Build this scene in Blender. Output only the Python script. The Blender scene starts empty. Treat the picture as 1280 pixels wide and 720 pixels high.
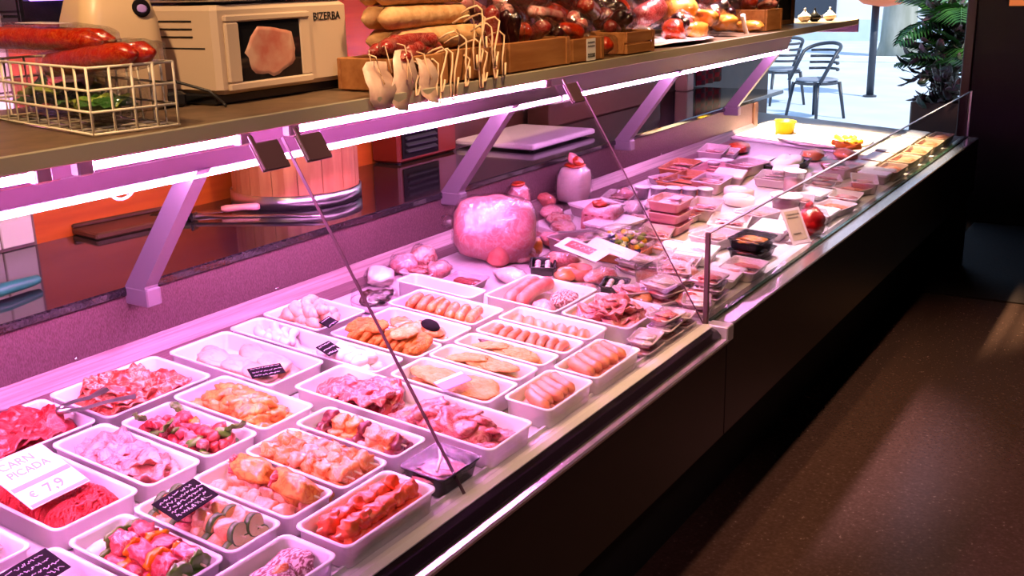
import bpy, bmesh, math, random
from mathutils import Vector, Matrix, noise

# ------------------------------------------------------------------ camera, world, light, exposure
SC = bpy.context.scene
COL = SC.collection
FPX, PITCH, ROLL, YAW, CAMZ = 1331.1, 0.282948, -0.0237768, 0.567239, 1.65
_F = Vector((math.cos(YAW), math.sin(YAW), 0)); _R = Vector((math.sin(YAW), -math.cos(YAW), 0)); _U = Vector((0, 0, 1))
_fw = _F * math.cos(PITCH) - _U * math.sin(PITCH); _up = _F * math.sin(PITCH) + _U * math.cos(PITCH)
_r = _R * math.cos(ROLL) + _up * math.sin(ROLL); _u = _up * math.cos(ROLL) - _R * math.sin(ROLL)
cam = bpy.data.cameras.new('camera'); camo = bpy.data.objects.new('camera', cam); COL.objects.link(camo)
cam.sensor_width = 36.0; cam.lens = FPX / 1280 * 36; cam.clip_start = 0.02; cam.clip_end = 300
camo.matrix_world = Matrix(((_r.x, _u.x, -_fw.x, 0), (_r.y, _u.y, -_fw.y, 0), (_r.z, _u.z, -_fw.z, CAMZ), (0, 0, 0, 1)))
SC.camera = camo
VS = SC.view_settings
VS.view_transform = 'Standard'; VS.look = 'None'; VS.gamma = 1.0; VS.use_curve_mapping = False
VS.exposure = 0.22
SC.cycles.max_bounces = 8; SC.cycles.transparent_max_bounces = 24
SC.cycles.caustics_reflective = False; SC.cycles.caustics_refractive = False
SC.cycles.sample_clamp_indirect = 6.0

w = bpy.data.worlds.new('daylight'); SC.world = w; w.use_nodes = True
nt = w.node_tree; bg = nt.nodes['Background']
sky = nt.nodes.new('ShaderNodeTexSky'); sky.sky_type = 'HOSEK_WILKIE'; sky.turbidity = 4.0; sky.sun_direction = (0.35, -0.5, 0.79)
nt.links.new(sky.outputs[0], bg.inputs[0]); bg.inputs[1].default_value = 8.0

def lamp(name, kind, loc, energy, col, target=None, **kw):
    d = bpy.data.lights.new(name, kind); d.energy = energy; d.color = col
    for k, v in kw.items(): setattr(d, k, v)
    o = bpy.data.objects.new(name, d); COL.objects.link(o); o.location = loc
    if target is not None:
        o.rotation_euler = (Vector(target) - Vector(loc)).to_track_quat('-Z', 'Y').to_euler()
    return o
lamp('sun', 'SUN', (10, -4, 9), 4.0, (1, .95, .88), (14, 3, 0), angle=0.02)
# ceiling spotlights of the shop (warm halogen) plus added pinkish fill lamps, fixtures are built further down at the same places
WARM = (1.0, 0.60, 0.30)
CEIL = 2.9
SPOTS = [((0.35, 1.15, CEIL - .1), (1.5, 1.75, 1.45), 130, 0.55, WARM),
         ((1.9, 0.9, CEIL - .1), (2.3, 1.6, 1.45), 110, 0.60, WARM),
         ((3.6, 0.95, CEIL - .1), (3.8, 1.6, 1.45), 120, 0.60, WARM),
         ((5.45, 1.85, CEIL - .1), (5.45, 1.60, .8), 2300, 0.37, (1.0, .76, .44)),
         ((4.4, 0.45, CEIL - .1), (4.0, -.1, 0), 115, 0.75, (1.0, .70, .48)),
         ((2.2, 0.5, CEIL - .1), (2.5, -.1, 0), 70, 0.8, (1.0, .50, .36)),
         ((3.9, 1.45, CEIL - .1), (3.7, 1.42, .8), 430, 0.38, (1.0, .70, .86)),  # pinkish fill added to brighten the middle of the deck
         ((0.5, -0.7, CEIL - .1), (1.3, 1.1, .8), 60, 0.5, (1.0, .62, .60))]  # fill added from the aisle side to lighten the tray fronts
for i, (p, t, e, a, c) in enumerate(SPOTS):
    lamp('ceiling_spot_or_fill', 'SPOT', p, e, c, t, spot_size=a * 2, spot_blend=0.7, shadow_soft_size=0.05)

# ------------------------------------------------------------------ pixel helpers (a pixel is only a direction)
def ray(x, y): return _r * ((x - 640) / FPX) - _u * ((y - 360) / FPX) + _fw
def at_z(x, y, z):
    d = ray(x, y); s = (z - CAMZ) / d.z; return Vector((d.x * s, d.y * s, z))
def at_y(x, y, Y):
    d = ray(x, y); s = Y / d.y; return Vector((d.x * s, Y, CAMZ + d.z * s))
def at_x(x, y, X):
    d = ray(x, y); s = X / d.x; return Vector((X, d.y * s, CAMZ + d.z * s))
TILT = 0.07
ATILT = math.atan(TILT)
def deckz(y): return 0.745 + TILT * (y - 1.03)
def on_deck(x, y, h=0.05):
    d = ray(x, y); s = (.745 + h - TILT * 1.03 - CAMZ) / (d.z - TILT * d.y); return Vector((d.x * s, d.y * s, CAMZ + d.z * s))
def frame(x, y, h=0.0, rz=0.0):
    return Matrix.Translation((x, y, deckz(y) + h)) @ Matrix.Rotation(ATILT, 4, 'X') @ Matrix.Rotation(rz, 4, 'Z')
def TR(x, y, z): return Matrix.Translation((x, y, z))
def RX(a): return Matrix.Rotation(a, 4, 'X')
def RY(a): return Matrix.Rotation(a, 4, 'Y')
def RZ(a): return Matrix.Rotation(a, 4, 'Z')

# ------------------------------------------------------------------ materials
MATS = {}
def _n(m, t): return m.node_tree.nodes.new(t)
def mat(name, col, rough=.5, col2=None, scale=20.0, detail=4.0, metal=0.0, bump=0.0, bscale=None, coat=0.0, sss=0.0,
        col3=None, contrast=(.35, .65), emit=None, estr=0.0, spec=.5, stretch=None, coords='Object', trans=0.0, alpha=1.0):
    if name in MATS: return MATS[name]
    m = bpy.data.materials.new(name); m.use_nodes = True
    b = m.node_tree.nodes['Principled BSDF']; L = m.node_tree.links
    b.inputs['Base Color'].default_value = (*col, 1); b.inputs['Roughness'].default_value = rough
    b.inputs['Metallic'].default_value = metal; b.inputs['Coat Weight'].default_value = coat; b.inputs['Coat Roughness'].default_value = .15
    b.inputs['Specular IOR Level'].default_value = spec
    b.inputs['Transmission Weight'].default_value = trans; b.inputs['Alpha'].default_value = alpha
    if sss:
        b.inputs['Subsurface Weight'].default_value = sss; b.inputs['Subsurface Radius'].default_value = (.01, .004, .003); b.inputs['Subsurface Scale'].default_value = 1
    tc = None
    if col2 or bump:
        tc = _n(m, 'ShaderNodeTexCoord'); src = tc.outputs[coords]
        if stretch:
            mp = _n(m, 'ShaderNodeMapping'); mp.inputs['Scale'].default_value = stretch; L.new(src, mp.inputs[0]); src = mp.outputs[0]
        oi = _n(m, 'ShaderNodeObjectInfo'); ad = _n(m, 'ShaderNodeVectorMath'); ad.operation = 'ADD'
        ml = _n(m, 'ShaderNodeVectorMath'); ml.operation = 'SCALE'; ml.inputs[0].default_value = (7, 5, 3)
        L.new(oi.outputs['Random'], ml.inputs['Scale']); L.new(src, ad.inputs[0]); L.new(ml.outputs[0], ad.inputs[1]); src = ad.outputs[0]
        nz = _n(m, 'ShaderNodeTexNoise'); nz.inputs['Scale'].default_value = scale; nz.inputs['Detail'].default_value = detail
        L.new(src, nz.inputs['Vector'])
        if col2:
            rp = _n(m, 'ShaderNodeValToRGB'); e = rp.color_ramp.elements
            e[0].position = contrast[0]; e[0].color = (*col, 1); e[1].position = contrast[1]; e[1].color = (*col2, 1)
            if col3:
                x = rp.color_ramp.elements.new(min(.98, contrast[1] + .12)); x.color = (*col3, 1)
            L.new(nz.outputs['Fac'], rp.inputs[0]); L.new(rp.outputs[0], b.inputs['Base Color'])
        if bump:
            nb = nz
            if bscale:
                nb = _n(m, 'ShaderNodeTexNoise'); nb.inputs['Scale'].default_value = bscale; nb.inputs['Detail'].default_value = 3; L.new(src, nb.inputs['Vector'])
            bp = _n(m, 'ShaderNodeBump'); bp.inputs['Strength'].default_value = bump; bp.inputs['Distance'].default_value = .008
            L.new(nb.outputs['Fac'], bp.inputs['Height']); L.new(bp.outputs[0], b.inputs['Normal'])
    if emit:
        b.inputs['Emission Color'].default_value = (*emit, 1); b.inputs['Emission Strength'].default_value = estr
    MATS[name] = m; return m
def streaks(name, fat, amount=.5, scale=16.0, dist=2.5, width=.06):
    """pale fat streaks over an existing meat material"""
    m = MATS[name]; N = m.node_tree.nodes; L = m.node_tree.links; b = N['Principled BSDF']
    src = b.inputs['Base Color'].links[0].from_socket; ad = [n for n in N if n.type == 'VECT_MATH' and n.operation == 'ADD'][0]
    nz = _n(m, 'ShaderNodeTexNoise'); nz.inputs['Scale'].default_value = scale; nz.inputs['Detail'].default_value = 2; nz.inputs['Distortion'].default_value = dist
    L.new(ad.outputs[0], nz.inputs['Vector'])
    sb = _n(m, 'ShaderNodeMath'); sb.operation = 'SUBTRACT'; sb.inputs[1].default_value = .5; L.new(nz.outputs['Fac'], sb.inputs[0])
    ab = _n(m, 'ShaderNodeMath'); ab.operation = 'ABSOLUTE'; L.new(sb.outputs[0], ab.inputs[0])
    mr = _n(m, 'ShaderNodeMapRange'); mr.inputs[1].default_value = 0; mr.inputs[2].default_value = width; mr.inputs[3].default_value = amount; mr.inputs[4].default_value = 0; L.new(ab.outputs[0], mr.inputs[0])
    mx = _n(m, 'ShaderNodeMix'); mx.data_type = 'RGBA'; L.new(mr.outputs[0], mx.inputs[0]); L.new(src, mx.inputs[6]); mx.inputs[7].default_value = (*fat, 1); L.new(mx.outputs[2], b.inputs['Base Color'])
def glassmat(name, tint, fac=.06, rough=.02, bump=0.0):
    if name in MATS: return MATS[name]
    m = bpy.data.materials.new(name); m.use_nodes = True; N = m.node_tree.nodes; L = m.node_tree.links
    N.remove(N['Principled BSDF']); out = N['Material Output']
    t = _n(m, 'ShaderNodeBsdfTransparent'); t.inputs[0].default_value = (*tint, 1)
    g = _n(m, 'ShaderNodeBsdfGlossy'); g.inputs['Roughness'].default_value = rough
    lw = _n(m, 'ShaderNodeLayerWeight'); lw.inputs[0].default_value = .15
    mt = _n(m, 'ShaderNodeMath'); mt.operation = 'MULTIPLY_ADD'; mt.inputs[1].default_value = .3; mt.inputs[2].default_value = fac; mt.use_clamp = True
    L.new(lw.outputs['Fresnel'], mt.inputs[0])
    mx = _n(m, 'ShaderNodeMixShader'); L.new(mt.outputs[0], mx.inputs[0]); L.new(t.outputs[0], mx.inputs[1]); L.new(g.outputs[0], mx.inputs[2]); L.new(mx.outputs[0], out.inputs[0])
    if bump:
        tc = _n(m, 'ShaderNodeTexCoord'); nz = _n(m, 'ShaderNodeTexNoise'); nz.inputs['Scale'].default_value = 45; L.new(tc.outputs['Object'], nz.inputs['Vector'])
        bp = _n(m, 'ShaderNodeBump'); bp.inputs['Strength'].default_value = bump; bp.inputs['Distance'].default_value = .01
        L.new(nz.outputs['Fac'], bp.inputs['Height']); L.new(bp.outputs[0], g.inputs['Normal']); L.new(bp.outputs[0], lw.inputs['Normal'])
    MATS[name] = m; return m

PINK = (1.0, .42, .90)
mat('white_tray', (.88, .86, .88), .30, coat=.2, sss=.6); MATS['white_tray'].node_tree.nodes['Principled BSDF'].inputs['Subsurface Radius'].default_value = (.014, .013, .014)
mat('steel', (.62, .60, .60), .28, metal=1.0)
mat('brushed', (.78, .74, .76), .42, (.68, .64, .66), 14, metal=.25, stretch=(.6, 30, 30))
mat('coving', (.26, .16, .18), .38, (.15, .08, .10), 5, metal=.3, stretch=(.6, 30, 30))
mat('chrome', (.75, .73, .72), .12, metal=1.0)
mat('grille', (.10, .05, .06), .55, (.18, .10, .12), 150, metal=.3, stretch=(3, 3, 1))
mat('alu', (.72, .68, .72), .35, metal=.55)
mat('bracket', (.20, .17, .21), .4, metal=.3)
mat('ledge_white', (.84, .80, .82), .3, metal=.1)
mat('trim_beige', (.42, .38, .27), .4, metal=.15)
mat('shelf_top', (.22, .14, .085), .4, (.15, .10, .06), 30, metal=.2)
mat('rail', (.85, .80, .80), .22, metal=.9)
mat('granite', (.012, .011, .013), .07, (.03, .028, .03), 160, detail=6, contrast=(.45, .7), col3=(.16, .15, .16))
mat('black_panel', (.010, .008, .006), .32)
mat('black_matte', (.004, .004, .004), .8)
mat('rubber', (.012, .008, .012), .18)
mat('shelf_metal', (.30, .25, .20), .32, metal=.75)
mat('shelf_under', (.10, .06, .085), .45, metal=.2)
mat('floor', (.075, .038, .028), .26, (.10, .052, .04), 90, detail=9, contrast=(.40, .66), bump=.03, coords='Object', col3=(.30, .20, .16))
mat('mat_brown', (.022, .009, .006), .9, (.03, .013, .009), 60, bump=.3)
mat('ceiling', (.05, .045, .04), .9)
mat('wall_dark', (.012, .007, .005), .6)
mat('wall_orange', (.60, .12, .02), .35, (.48, .085, .015), 3, stretch=(1, 1, 12))
mat('wall_brown', (.10, .035, .02), .45, (.07, .025, .015), 5)
mat('tile', (.80, .76, .76), .12)
mat('grout', (.22, .14, .14), .8)
mat('pave', (.58, .67, .78), .8, (.50, .59, .72), 1.6)
mat('plaster', (.82, .82, .84), .9, (.74, .74, .78), .7)
mat('bark', (.35, .35, .30), .9, (.24, .25, .2), 5, stretch=(1, 1, .3))
mat('chair_dark', (.03, .035, .05), .4)
mat('chair_seat', (.25, .28, .36), .5)
mat('leaf', (.03, .12, .02), .4, (.07, .22, .03), 6)
mat('leaf_dark', (.03, .06, .025), .35, (.13, .03, .05), 9)
mat('wood', (.42, .18, .06), .5, (.30, .11, .03), 6, stretch=(1, 8, 8))
mat('wood_block', (.52, .24, .10), .45, (.40, .15, .06), 5, stretch=(8, 8, 1))
mat('cream', (.70, .52, .32), .38)
mat('cream2', (.58, .45, .33), .42)
mat('screen', (.01, .01, .012), .08)
mat('ham_print', (.55, .32, .22), .4, (.42, .10, .06), 12, contrast=(.4, .62), emit=(.5, .3, .2), estr=.05)
mat('ink', (.01, .01, .01), .6)
mat('card_black', (.008, .006, .010), .8, spec=.1)
mat('chalk', (.80, .78, .85), .7)
mat('card_white', (.88, .86, .88), .35)
mat('card_violet', (.42, .28, .78), .4)
mat('card_red', (.80, .05, .06), .3)
mat('ink_pink', (.72, .30, .50), .6)
mat('paper', (.86, .80, .74), .8)
mat('kraft', (.66, .50, .34), .6)
mat('wire', (.80, .74, .55), .35)
mat('green_plastic', (.02, .20, .12), .4)
mat('string', (.75, .52, .33), .9)
mat('tag', (.80, .58, .46), .4, (.6, .38, .3), 30)
mat('stick', (.80, .66, .42), .7)
mat('board_white', (.82, .78, .80), .45)
mat('handle_dark', (.01, .01, .012), .35)
mat('purple_glow', (.1, .05, .2), .4, emit=(.42, .2, 1.0), estr=4.0)
mat('tube', (1, 1, 1), .4, emit=(1.0, .27, .88), estr=285)
mat('led', (1, 1, 1), .4, emit=(1.0, .38, .90), estr=90)
mat('tube_end', (.6, .55, .6), .35, metal=.6)
mat('black_tray', (.010, .010, .012), .25)
mat('cloth_red', (.22, .02, .025), .8, (.08, .02, .03), 30)
mat('parasol', (.75, .16, .05), .7)
# foods
_mat0 = mat
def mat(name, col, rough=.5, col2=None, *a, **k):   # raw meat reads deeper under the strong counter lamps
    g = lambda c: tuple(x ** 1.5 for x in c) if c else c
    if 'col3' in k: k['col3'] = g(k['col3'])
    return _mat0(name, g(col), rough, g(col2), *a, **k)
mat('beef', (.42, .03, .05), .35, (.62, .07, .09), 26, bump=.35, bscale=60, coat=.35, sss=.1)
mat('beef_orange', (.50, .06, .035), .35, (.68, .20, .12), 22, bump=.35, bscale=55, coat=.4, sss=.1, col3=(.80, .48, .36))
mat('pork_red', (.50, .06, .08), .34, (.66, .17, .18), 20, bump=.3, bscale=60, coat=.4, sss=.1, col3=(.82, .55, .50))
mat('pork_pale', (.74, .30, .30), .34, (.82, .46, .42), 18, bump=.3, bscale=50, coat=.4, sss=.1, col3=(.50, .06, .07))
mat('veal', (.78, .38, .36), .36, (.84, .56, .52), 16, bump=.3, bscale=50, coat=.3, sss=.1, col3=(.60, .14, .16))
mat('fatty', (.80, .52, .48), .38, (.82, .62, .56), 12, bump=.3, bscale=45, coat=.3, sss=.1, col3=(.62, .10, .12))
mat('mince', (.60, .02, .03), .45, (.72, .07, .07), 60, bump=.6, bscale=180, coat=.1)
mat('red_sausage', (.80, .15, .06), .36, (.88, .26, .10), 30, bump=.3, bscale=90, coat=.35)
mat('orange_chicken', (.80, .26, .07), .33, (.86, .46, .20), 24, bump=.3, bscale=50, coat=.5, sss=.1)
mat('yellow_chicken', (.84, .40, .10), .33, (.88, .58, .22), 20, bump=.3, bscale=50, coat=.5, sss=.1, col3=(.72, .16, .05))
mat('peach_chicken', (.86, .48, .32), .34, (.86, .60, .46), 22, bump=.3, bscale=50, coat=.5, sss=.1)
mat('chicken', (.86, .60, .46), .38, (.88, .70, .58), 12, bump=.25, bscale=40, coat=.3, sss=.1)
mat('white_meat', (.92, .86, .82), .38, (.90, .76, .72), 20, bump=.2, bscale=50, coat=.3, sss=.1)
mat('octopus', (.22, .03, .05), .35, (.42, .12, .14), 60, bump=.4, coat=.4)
mat('zucchini_flesh', (.93, .86, .60), .5, (.88, .78, .50), 60)
mat('zucchini_skin', (.10, .20, .07), .3, (.16, .28, .10), 60)
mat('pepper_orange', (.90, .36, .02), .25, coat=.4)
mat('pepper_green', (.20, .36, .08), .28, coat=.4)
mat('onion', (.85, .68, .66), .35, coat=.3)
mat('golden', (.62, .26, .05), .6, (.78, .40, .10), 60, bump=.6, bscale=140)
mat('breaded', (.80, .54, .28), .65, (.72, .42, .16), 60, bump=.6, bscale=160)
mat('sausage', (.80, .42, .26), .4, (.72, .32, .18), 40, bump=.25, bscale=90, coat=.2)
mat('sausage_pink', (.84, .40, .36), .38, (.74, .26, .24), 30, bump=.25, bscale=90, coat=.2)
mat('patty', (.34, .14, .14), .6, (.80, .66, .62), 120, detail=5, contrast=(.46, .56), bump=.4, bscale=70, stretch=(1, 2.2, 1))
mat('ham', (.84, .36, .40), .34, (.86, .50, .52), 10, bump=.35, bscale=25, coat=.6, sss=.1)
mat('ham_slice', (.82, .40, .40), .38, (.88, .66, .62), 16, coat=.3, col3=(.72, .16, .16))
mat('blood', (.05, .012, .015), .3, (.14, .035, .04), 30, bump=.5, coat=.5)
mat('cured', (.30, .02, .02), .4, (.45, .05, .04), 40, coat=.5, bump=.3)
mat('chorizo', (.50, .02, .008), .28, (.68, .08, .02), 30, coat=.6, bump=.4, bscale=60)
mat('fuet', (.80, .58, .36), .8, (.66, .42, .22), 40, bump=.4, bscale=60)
mat('carrot', (.90, .36, .03), .4, (.85, .45, .1), 30)
mat('salad', (.22, .40, .05), .5, (.55, .62, .18), 30)
mat('olive_blue', (.06, .09, .30), .3)
mat('yellow', (.95, .72, .05), .35)
mat('salmon', (.86, .34, .16), .35, (.84, .48, .28), 20, coat=.4)
mat('cheese', (.86, .50, .14), .4, (.80, .38, .08), 20)
mat('redbag', (.62, .03, .03), .3, coat=.6)
mat('tub', (.92, .80, .82), .3, coat=.4)
mat('pinktub', (.80, .45, .50), .3, coat=.4)
mat = _mat0
for nm_, fat, am, sc_ in (('beef', (.70, .30, .28), .55, 14), ('beef_orange', (.84, .56, .42), .7, 14), ('pork_red', (.85, .55, .52), .7, 13), ('pork_pale', (.55, .07, .09), .75, 16), ('veal', (.62, .16, .18), .6, 12),
        ('fatty', (.60, .06, .08), .8, 8), ('orange_chicken', (.90, .66, .42), .6, 18), ('peach_chicken', (.82, .30, .16), .5, 18), ('yellow_chicken', (.70, .18, .05), .6, 16), ('chicken', (.80, .44, .32), .4, 10),
        ('red_sausage', (.80, .30, .16), .45, 26), ('ham', (.90, .70, .70), .5, 9), ('cured', (.62, .30, .26), .6, 26), ('chorizo', (.80, .30, .10), .5, 26), ('ham_slice', (.70, .12, .12), .6, 10)):
    streaks(nm_, tuple(x ** 1.5 for x in fat), min(.9, am + .15), sc_ * 1.7)
glassmat('pane', (.97, .97, .98), .02, .0)
glassmat('film', (.97, .96, .97), .10, .12, bump=.8)
glassmat('clearplastic', (.92, .90, .92), .10, .06)
mat('glass_edge', (.015, .06, .035), .15)
mat('seal', (.10, .05, .07), .35)
mat('tray_clear', (.75, .62, .66), .25, coat=.5)

# ------------------------------------------------------------------ mesh helpers
def mesh(name, verts, faces, m=None, smooth=True, mats=None, fm=None):
    me = bpy.data.meshes.new(name); me.from_pydata([tuple(v) for v in verts], [], faces); me.update()
    for k in (mats or ([m] if m else [])): me.materials.append(MATS[k])
    if fm:
        for p, i in zip(me.polygons, fm): p.material_index = i
    if smooth: me.polygons.foreach_set('use_smooth', [True] * len(me.polygons))
    return me
def link(name, me, parent=None, mw=None):
    o = bpy.data.objects.new(name, me); COL.objects.link(o)
    if mw is not None: o.matrix_basis = mw
    if parent: o.parent = parent
    return o
def tag(o, label, cat, group=None, kind=None):
    o['label'] = label; o['category'] = cat
    if group: o['group'] = group
    if kind: o['kind'] = kind
    return o
def thing(name, label, cat, mw=None, group=None):
    o = bpy.data.objects.new(name, None); COL.objects.link(o); o.empty_display_size = .05
    if mw is not None: o.matrix_basis = mw
    return tag(o, label, cat, group)
def struct(name, me, mw=None):
    o = link(name, me, None, mw); o['kind'] = 'structure'; return o
class MB:
    def __init__(s): s.v = []; s.f = []; s.m = []
    def add(s, vf, mi=0, mw=None):
        v, f = vf; b = len(s.v)
        s.v += [(mw @ Vector(p)) if mw else Vector(p) for p in v]; s.f += [tuple(i + b for i in q) for q in f]; s.m += [mi] * len(f); return s
    def mesh(s, name, mats, smooth=False):
        if isinstance(mats, str): mats = [mats]
        return mesh(name, s.v, s.f, None, smooth, mats, s.m)
def vbox(x0, x1, y0, y1, z0, z1):
    v = [(x, y, z) for z in (z0, z1) for y in (y0, y1) for x in (x0, x1)]
    return v, [(0, 2, 3, 1), (4, 5, 7, 6), (0, 1, 5, 4), (1, 3, 7, 5), (3, 2, 6, 7), (2, 0, 4, 6)]
def bbox(x0, x1, y0, y1, z0, z1, b=.004):
    """box with chamfered edges: two inset loops top and bottom, cut corners"""
    v = []; 
    def ring(z, i):
        x0_, x1_, y0_, y1_ = x0 + i, x1 - i, y0 + i, y1 - i
        c = b
        return [(x0_ + c, y0_, z), (x1_ - c, y0_, z), (x1_, y0_ + c, z), (x1_, y1_ - c, z), (x1_ - c, y1_, z), (x0_ + c, y1_, z), (x0_, y1_ - c, z), (x0_, y0_ + c, z)]
    v = ring(z0, b) + ring(z0 + b, 0) + ring(z1 - b, 0) + ring(z1, b); f = [tuple(range(7, -1, -1)), tuple(range(24, 32))]
    for r in range(3):
        for i in range(8): f.append((r * 8 + i, r * 8 + (i + 1) % 8, r * 8 + 8 + (i + 1) % 8, r * 8 + 8 + i))
    return v, f
def prism(profile, x0, x1):
    """profile in (y,z), extruded along X"""
    n = len(profile); v = [(x0, y, z) for y, z in profile] + [(x1, y, z) for y, z in profile]
    f = [tuple(range(n - 1, -1, -1)), tuple(range(n, 2 * n))] + [(i, (i + 1) % n, n + (i + 1) % n, n + i) for i in range(n)]
    return v, f
def lathe(prof, n=20, cap=True):
    v = []; f = []
    for r, z in prof:
        for k in range(n): a = 2 * math.pi * k / n; v.append((r * math.cos(a), r * math.sin(a), z))
    for i in range(len(prof) - 1):
        for k in range(n): f.append((i * n + k, i * n + (k + 1) % n, (i + 1) * n + (k + 1) % n, (i + 1) * n + k))
    if cap: f.append(tuple(range(n - 1, -1, -1))); f.append(tuple(range((len(prof) - 1) * n, len(prof) * n)))
    return v, f
def tube(pts, rad, n=8):
    pts = [Vector(p) for p in pts]; m = len(pts); rs = rad if isinstance(rad, (list, tuple)) else [rad] * m
    v = []; f = []; ref = Vector((0, 0, 1))
    for i, p in enumerate(pts):
        t = (pts[min(i + 1, m - 1)] - pts[max(i - 1, 0)]).normalized()
        if abs(t.dot(ref)) > .95: a = t.cross(Vector((0, 1, 0))).normalized()
        else: a = t.cross(ref).normalized()
        b = t.cross(a).normalized()
        for k in range(n):
            q = 2 * math.pi * k / n; v.append(p + (a * math.cos(q) + b * math.sin(q)) * rs[i])
    for i in range(m - 1):
        for k in range(n): f.append((i * n + k, (i + 1) * n + k, (i + 1) * n + (k + 1) % n, i * n + (k + 1) % n))
    f.append(tuple(range(n))); f.append(tuple(range(m * n - 1, (m - 1) * n - 1, -1)))
    return v, f
def capsule(length, r, n=10, bend=0.0, seed=0, wob=0.0):
    pts = []; rs = []
    for i in range(11):
        t = i / 10; x = (t - .5) * length; e = min(t, 1 - t) * length / r
        rr = r * (math.sqrt(max(0, 1 - (1 - min(1, e)) ** 2)) if e < 1 else 1); rr = max(rr, r * .25)
        q = noise.noise(Vector((seed * 3.1, t * 5, 2))) * wob
        pts.append((x, bend * (1 - (2 * t - 1) ** 2) + q, q * .6)); rs.append(rr * (1 + .5 * wob / r * noise.noise(Vector((t * 7, seed * 2.3, 1)))))
    return tube(pts, rs, n)
_ICO = {}
def ico(sub):
    if sub not in _ICO:
        bm = bmesh.new(); bmesh.ops.create_icosphere(bm, subdivisions=sub, radius=1); bm.verts.ensure_lookup_table()
        _ICO[sub] = ([v.co.copy() for v in bm.verts], [tuple(v.index for v in f.verts) for f in bm.faces]); bm.free()
    return _ICO[sub]
def blob(sx, sy, sz, seed=0, amp=.25, freq=1.3, sub=2, sq=1.0):
    v, f = ico(sub); o = Vector((seed * 4.7, seed * 2.9, seed * 1.3)); out = []
    for p in v:
        q = p
        if sq != 1.0:
            q = Vector([math.copysign(abs(c) ** sq, c) for c in p])
        k = 1 + amp * noise.noise(p * freq + o) + amp * .55 * noise.noise(p * freq * 2.7 + o) + amp * .28 * noise.noise(p * freq * 6.1 + o)
        out.append(Vector((q.x * sx * k, q.y * sy * k, q.z * sz * k)))
    return out, f
def slab(sx, sy, th, seed=0, wave=.012, rough=.25, rings=5, n=20, fold=0.0):
    """floppy slice: irregular outline, wavy, closed with thickness"""
    o = Vector((seed * 3.3, seed * 1.7, 5)); v = []; f = []
    def top(u, a):
        d = Vector((math.cos(a), math.sin(a), 0)); k = 1 + rough * noise.noise(d * 1.6 + o) + rough * .5 * noise.noise(d * 4 + o)
        x = sx * u * d.x * k; y = sy * u * d.y * k
        z = wave * (noise.noise(Vector((x / sx * 1.5, y / sy * 1.5, seed))) + .55 * noise.noise(Vector((x / sx * 3.4, y / sy * 3.4, seed + 9))) + .3 * u * noise.noise(Vector((x / sx * 8, y / sy * 8, seed + 4)))) + fold * (x / sx) ** 2
        return x, y, z
    for s in (1, -1):
        for i in range(1, rings + 1):
            u = i / rings
            for k in range(n):
                x, y, z = top(u, 2 * math.pi * k / n); t = th * .5 * (1 - u ** 6) + th * .08
                v.append((x, y, z + s * t))
    x, y, z = top(0, 0); ct = len(v); v.append((x, y, z + th * .5)); v.append((x, y, z - th * .5)); half = rings * n
    for s in (0, 1):
        b = s * half
        for k in range(n):
            k2 = (k + 1) % n
            f.append((ct + s, b + k, b + k2) if s == 0 else (ct + s, b + k2, b + k))
            for i in range(rings - 1):
                q = (b + i * n + k, b + (i + 1) * n + k, b + (i + 1) * n + k2, b + i * n + k2); f.append(q if s == 0 else q[::-1])
    e = (rings - 1) * n
    for k in range(n): k2 = (k + 1) % n; f.append((e + k, half + e + k, half + e + k2, e + k2))
    return v, f
def rring(sx, sy, r, z, n=5):
    pts = []
    for cx, cy, a0 in ((sx - r, sy - r, 0), (-sx + r, sy - r, 90), (-sx + r, -sy + r, 180), (sx - r, -sy + r, 270)):
        for i in range(n): a = math.radians(a0 + 90 * i / (n - 1)); pts.append((cx + r * math.cos(a), cy + r * math.sin(a), z))
    return pts
def loft(rings, capA=True, capB=True):
    n = len(rings[0]); v = [p for r in rings for p in r]; f = []
    for i in range(len(rings) - 1):
        for k in range(n): f.append((i * n + k, i * n + (k + 1) % n, (i + 1) * n + (k + 1) % n, (i + 1) * n + k))
    if capA: f.append(tuple(range(n - 1, -1, -1)))
    if capB: f.append(tuple(range((len(rings) - 1) * n, len(rings) * n)))
    return v, f
def dish(sx, sy, h, r=.016, th=.004, flare=.006, lip=.004):
    a, b = sx - flare, sy - flare
    return loft([rring(a - .004, b - .004, r, 0), rring(a, b, r, .004), rring(sx - lip, sy - lip, r, h - .004), rring(sx, sy, r, h - .003), rring(sx, sy, r, h), rring(sx - .002, sy - .002, r, h + .001),
                 rring(sx - th - .002, sy - th - .002, r * .9, h), rring(sx - th - lip, sy - th - lip, r * .85, h - .004), rring(a - th, b - th, r * .8, .010), rring(a - th - .004, b - th - .004, r * .7, .006)])
CACHE = {}
def cached(key, fn):
    if key not in CACHE: CACHE[key] = fn()
    return CACHE[key]
def text_mesh(s, size, m, bold=False):
    c = bpy.data.curves.new('t', 'FONT'); c.body = s; c.size = size; c.align_x = 'CENTER'; c.align_y = 'CENTER'; c.offset = .012 * size if bold else 0; c.extrude = .0004
    o = bpy.data.objects.new('t', c); COL.objects.link(o)
    me = bpy.data.meshes.new_from_object(o.evaluated_get(bpy.context.evaluated_depsgraph_get()))
    bpy.data.objects.remove(o); bpy.data.curves.remove(c); me.materials.clear(); me.materials.append(MATS[m]); return me
def wpart(name, me, root):
    """part whose mesh is written in world coordinates"""
    return link(name, me, root, root.matrix_basis.inverted())
def one(name, vf, m, smooth=False):
    return mesh(name, vf[0], vf[1], m, smooth)
X0, XJ, XM, XE = -0.45, 1.431, 2.556, 6.35      # counter start, pane joint, end of tall glass, far end
WALLY, ENDX = 2.62, 7.65

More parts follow.
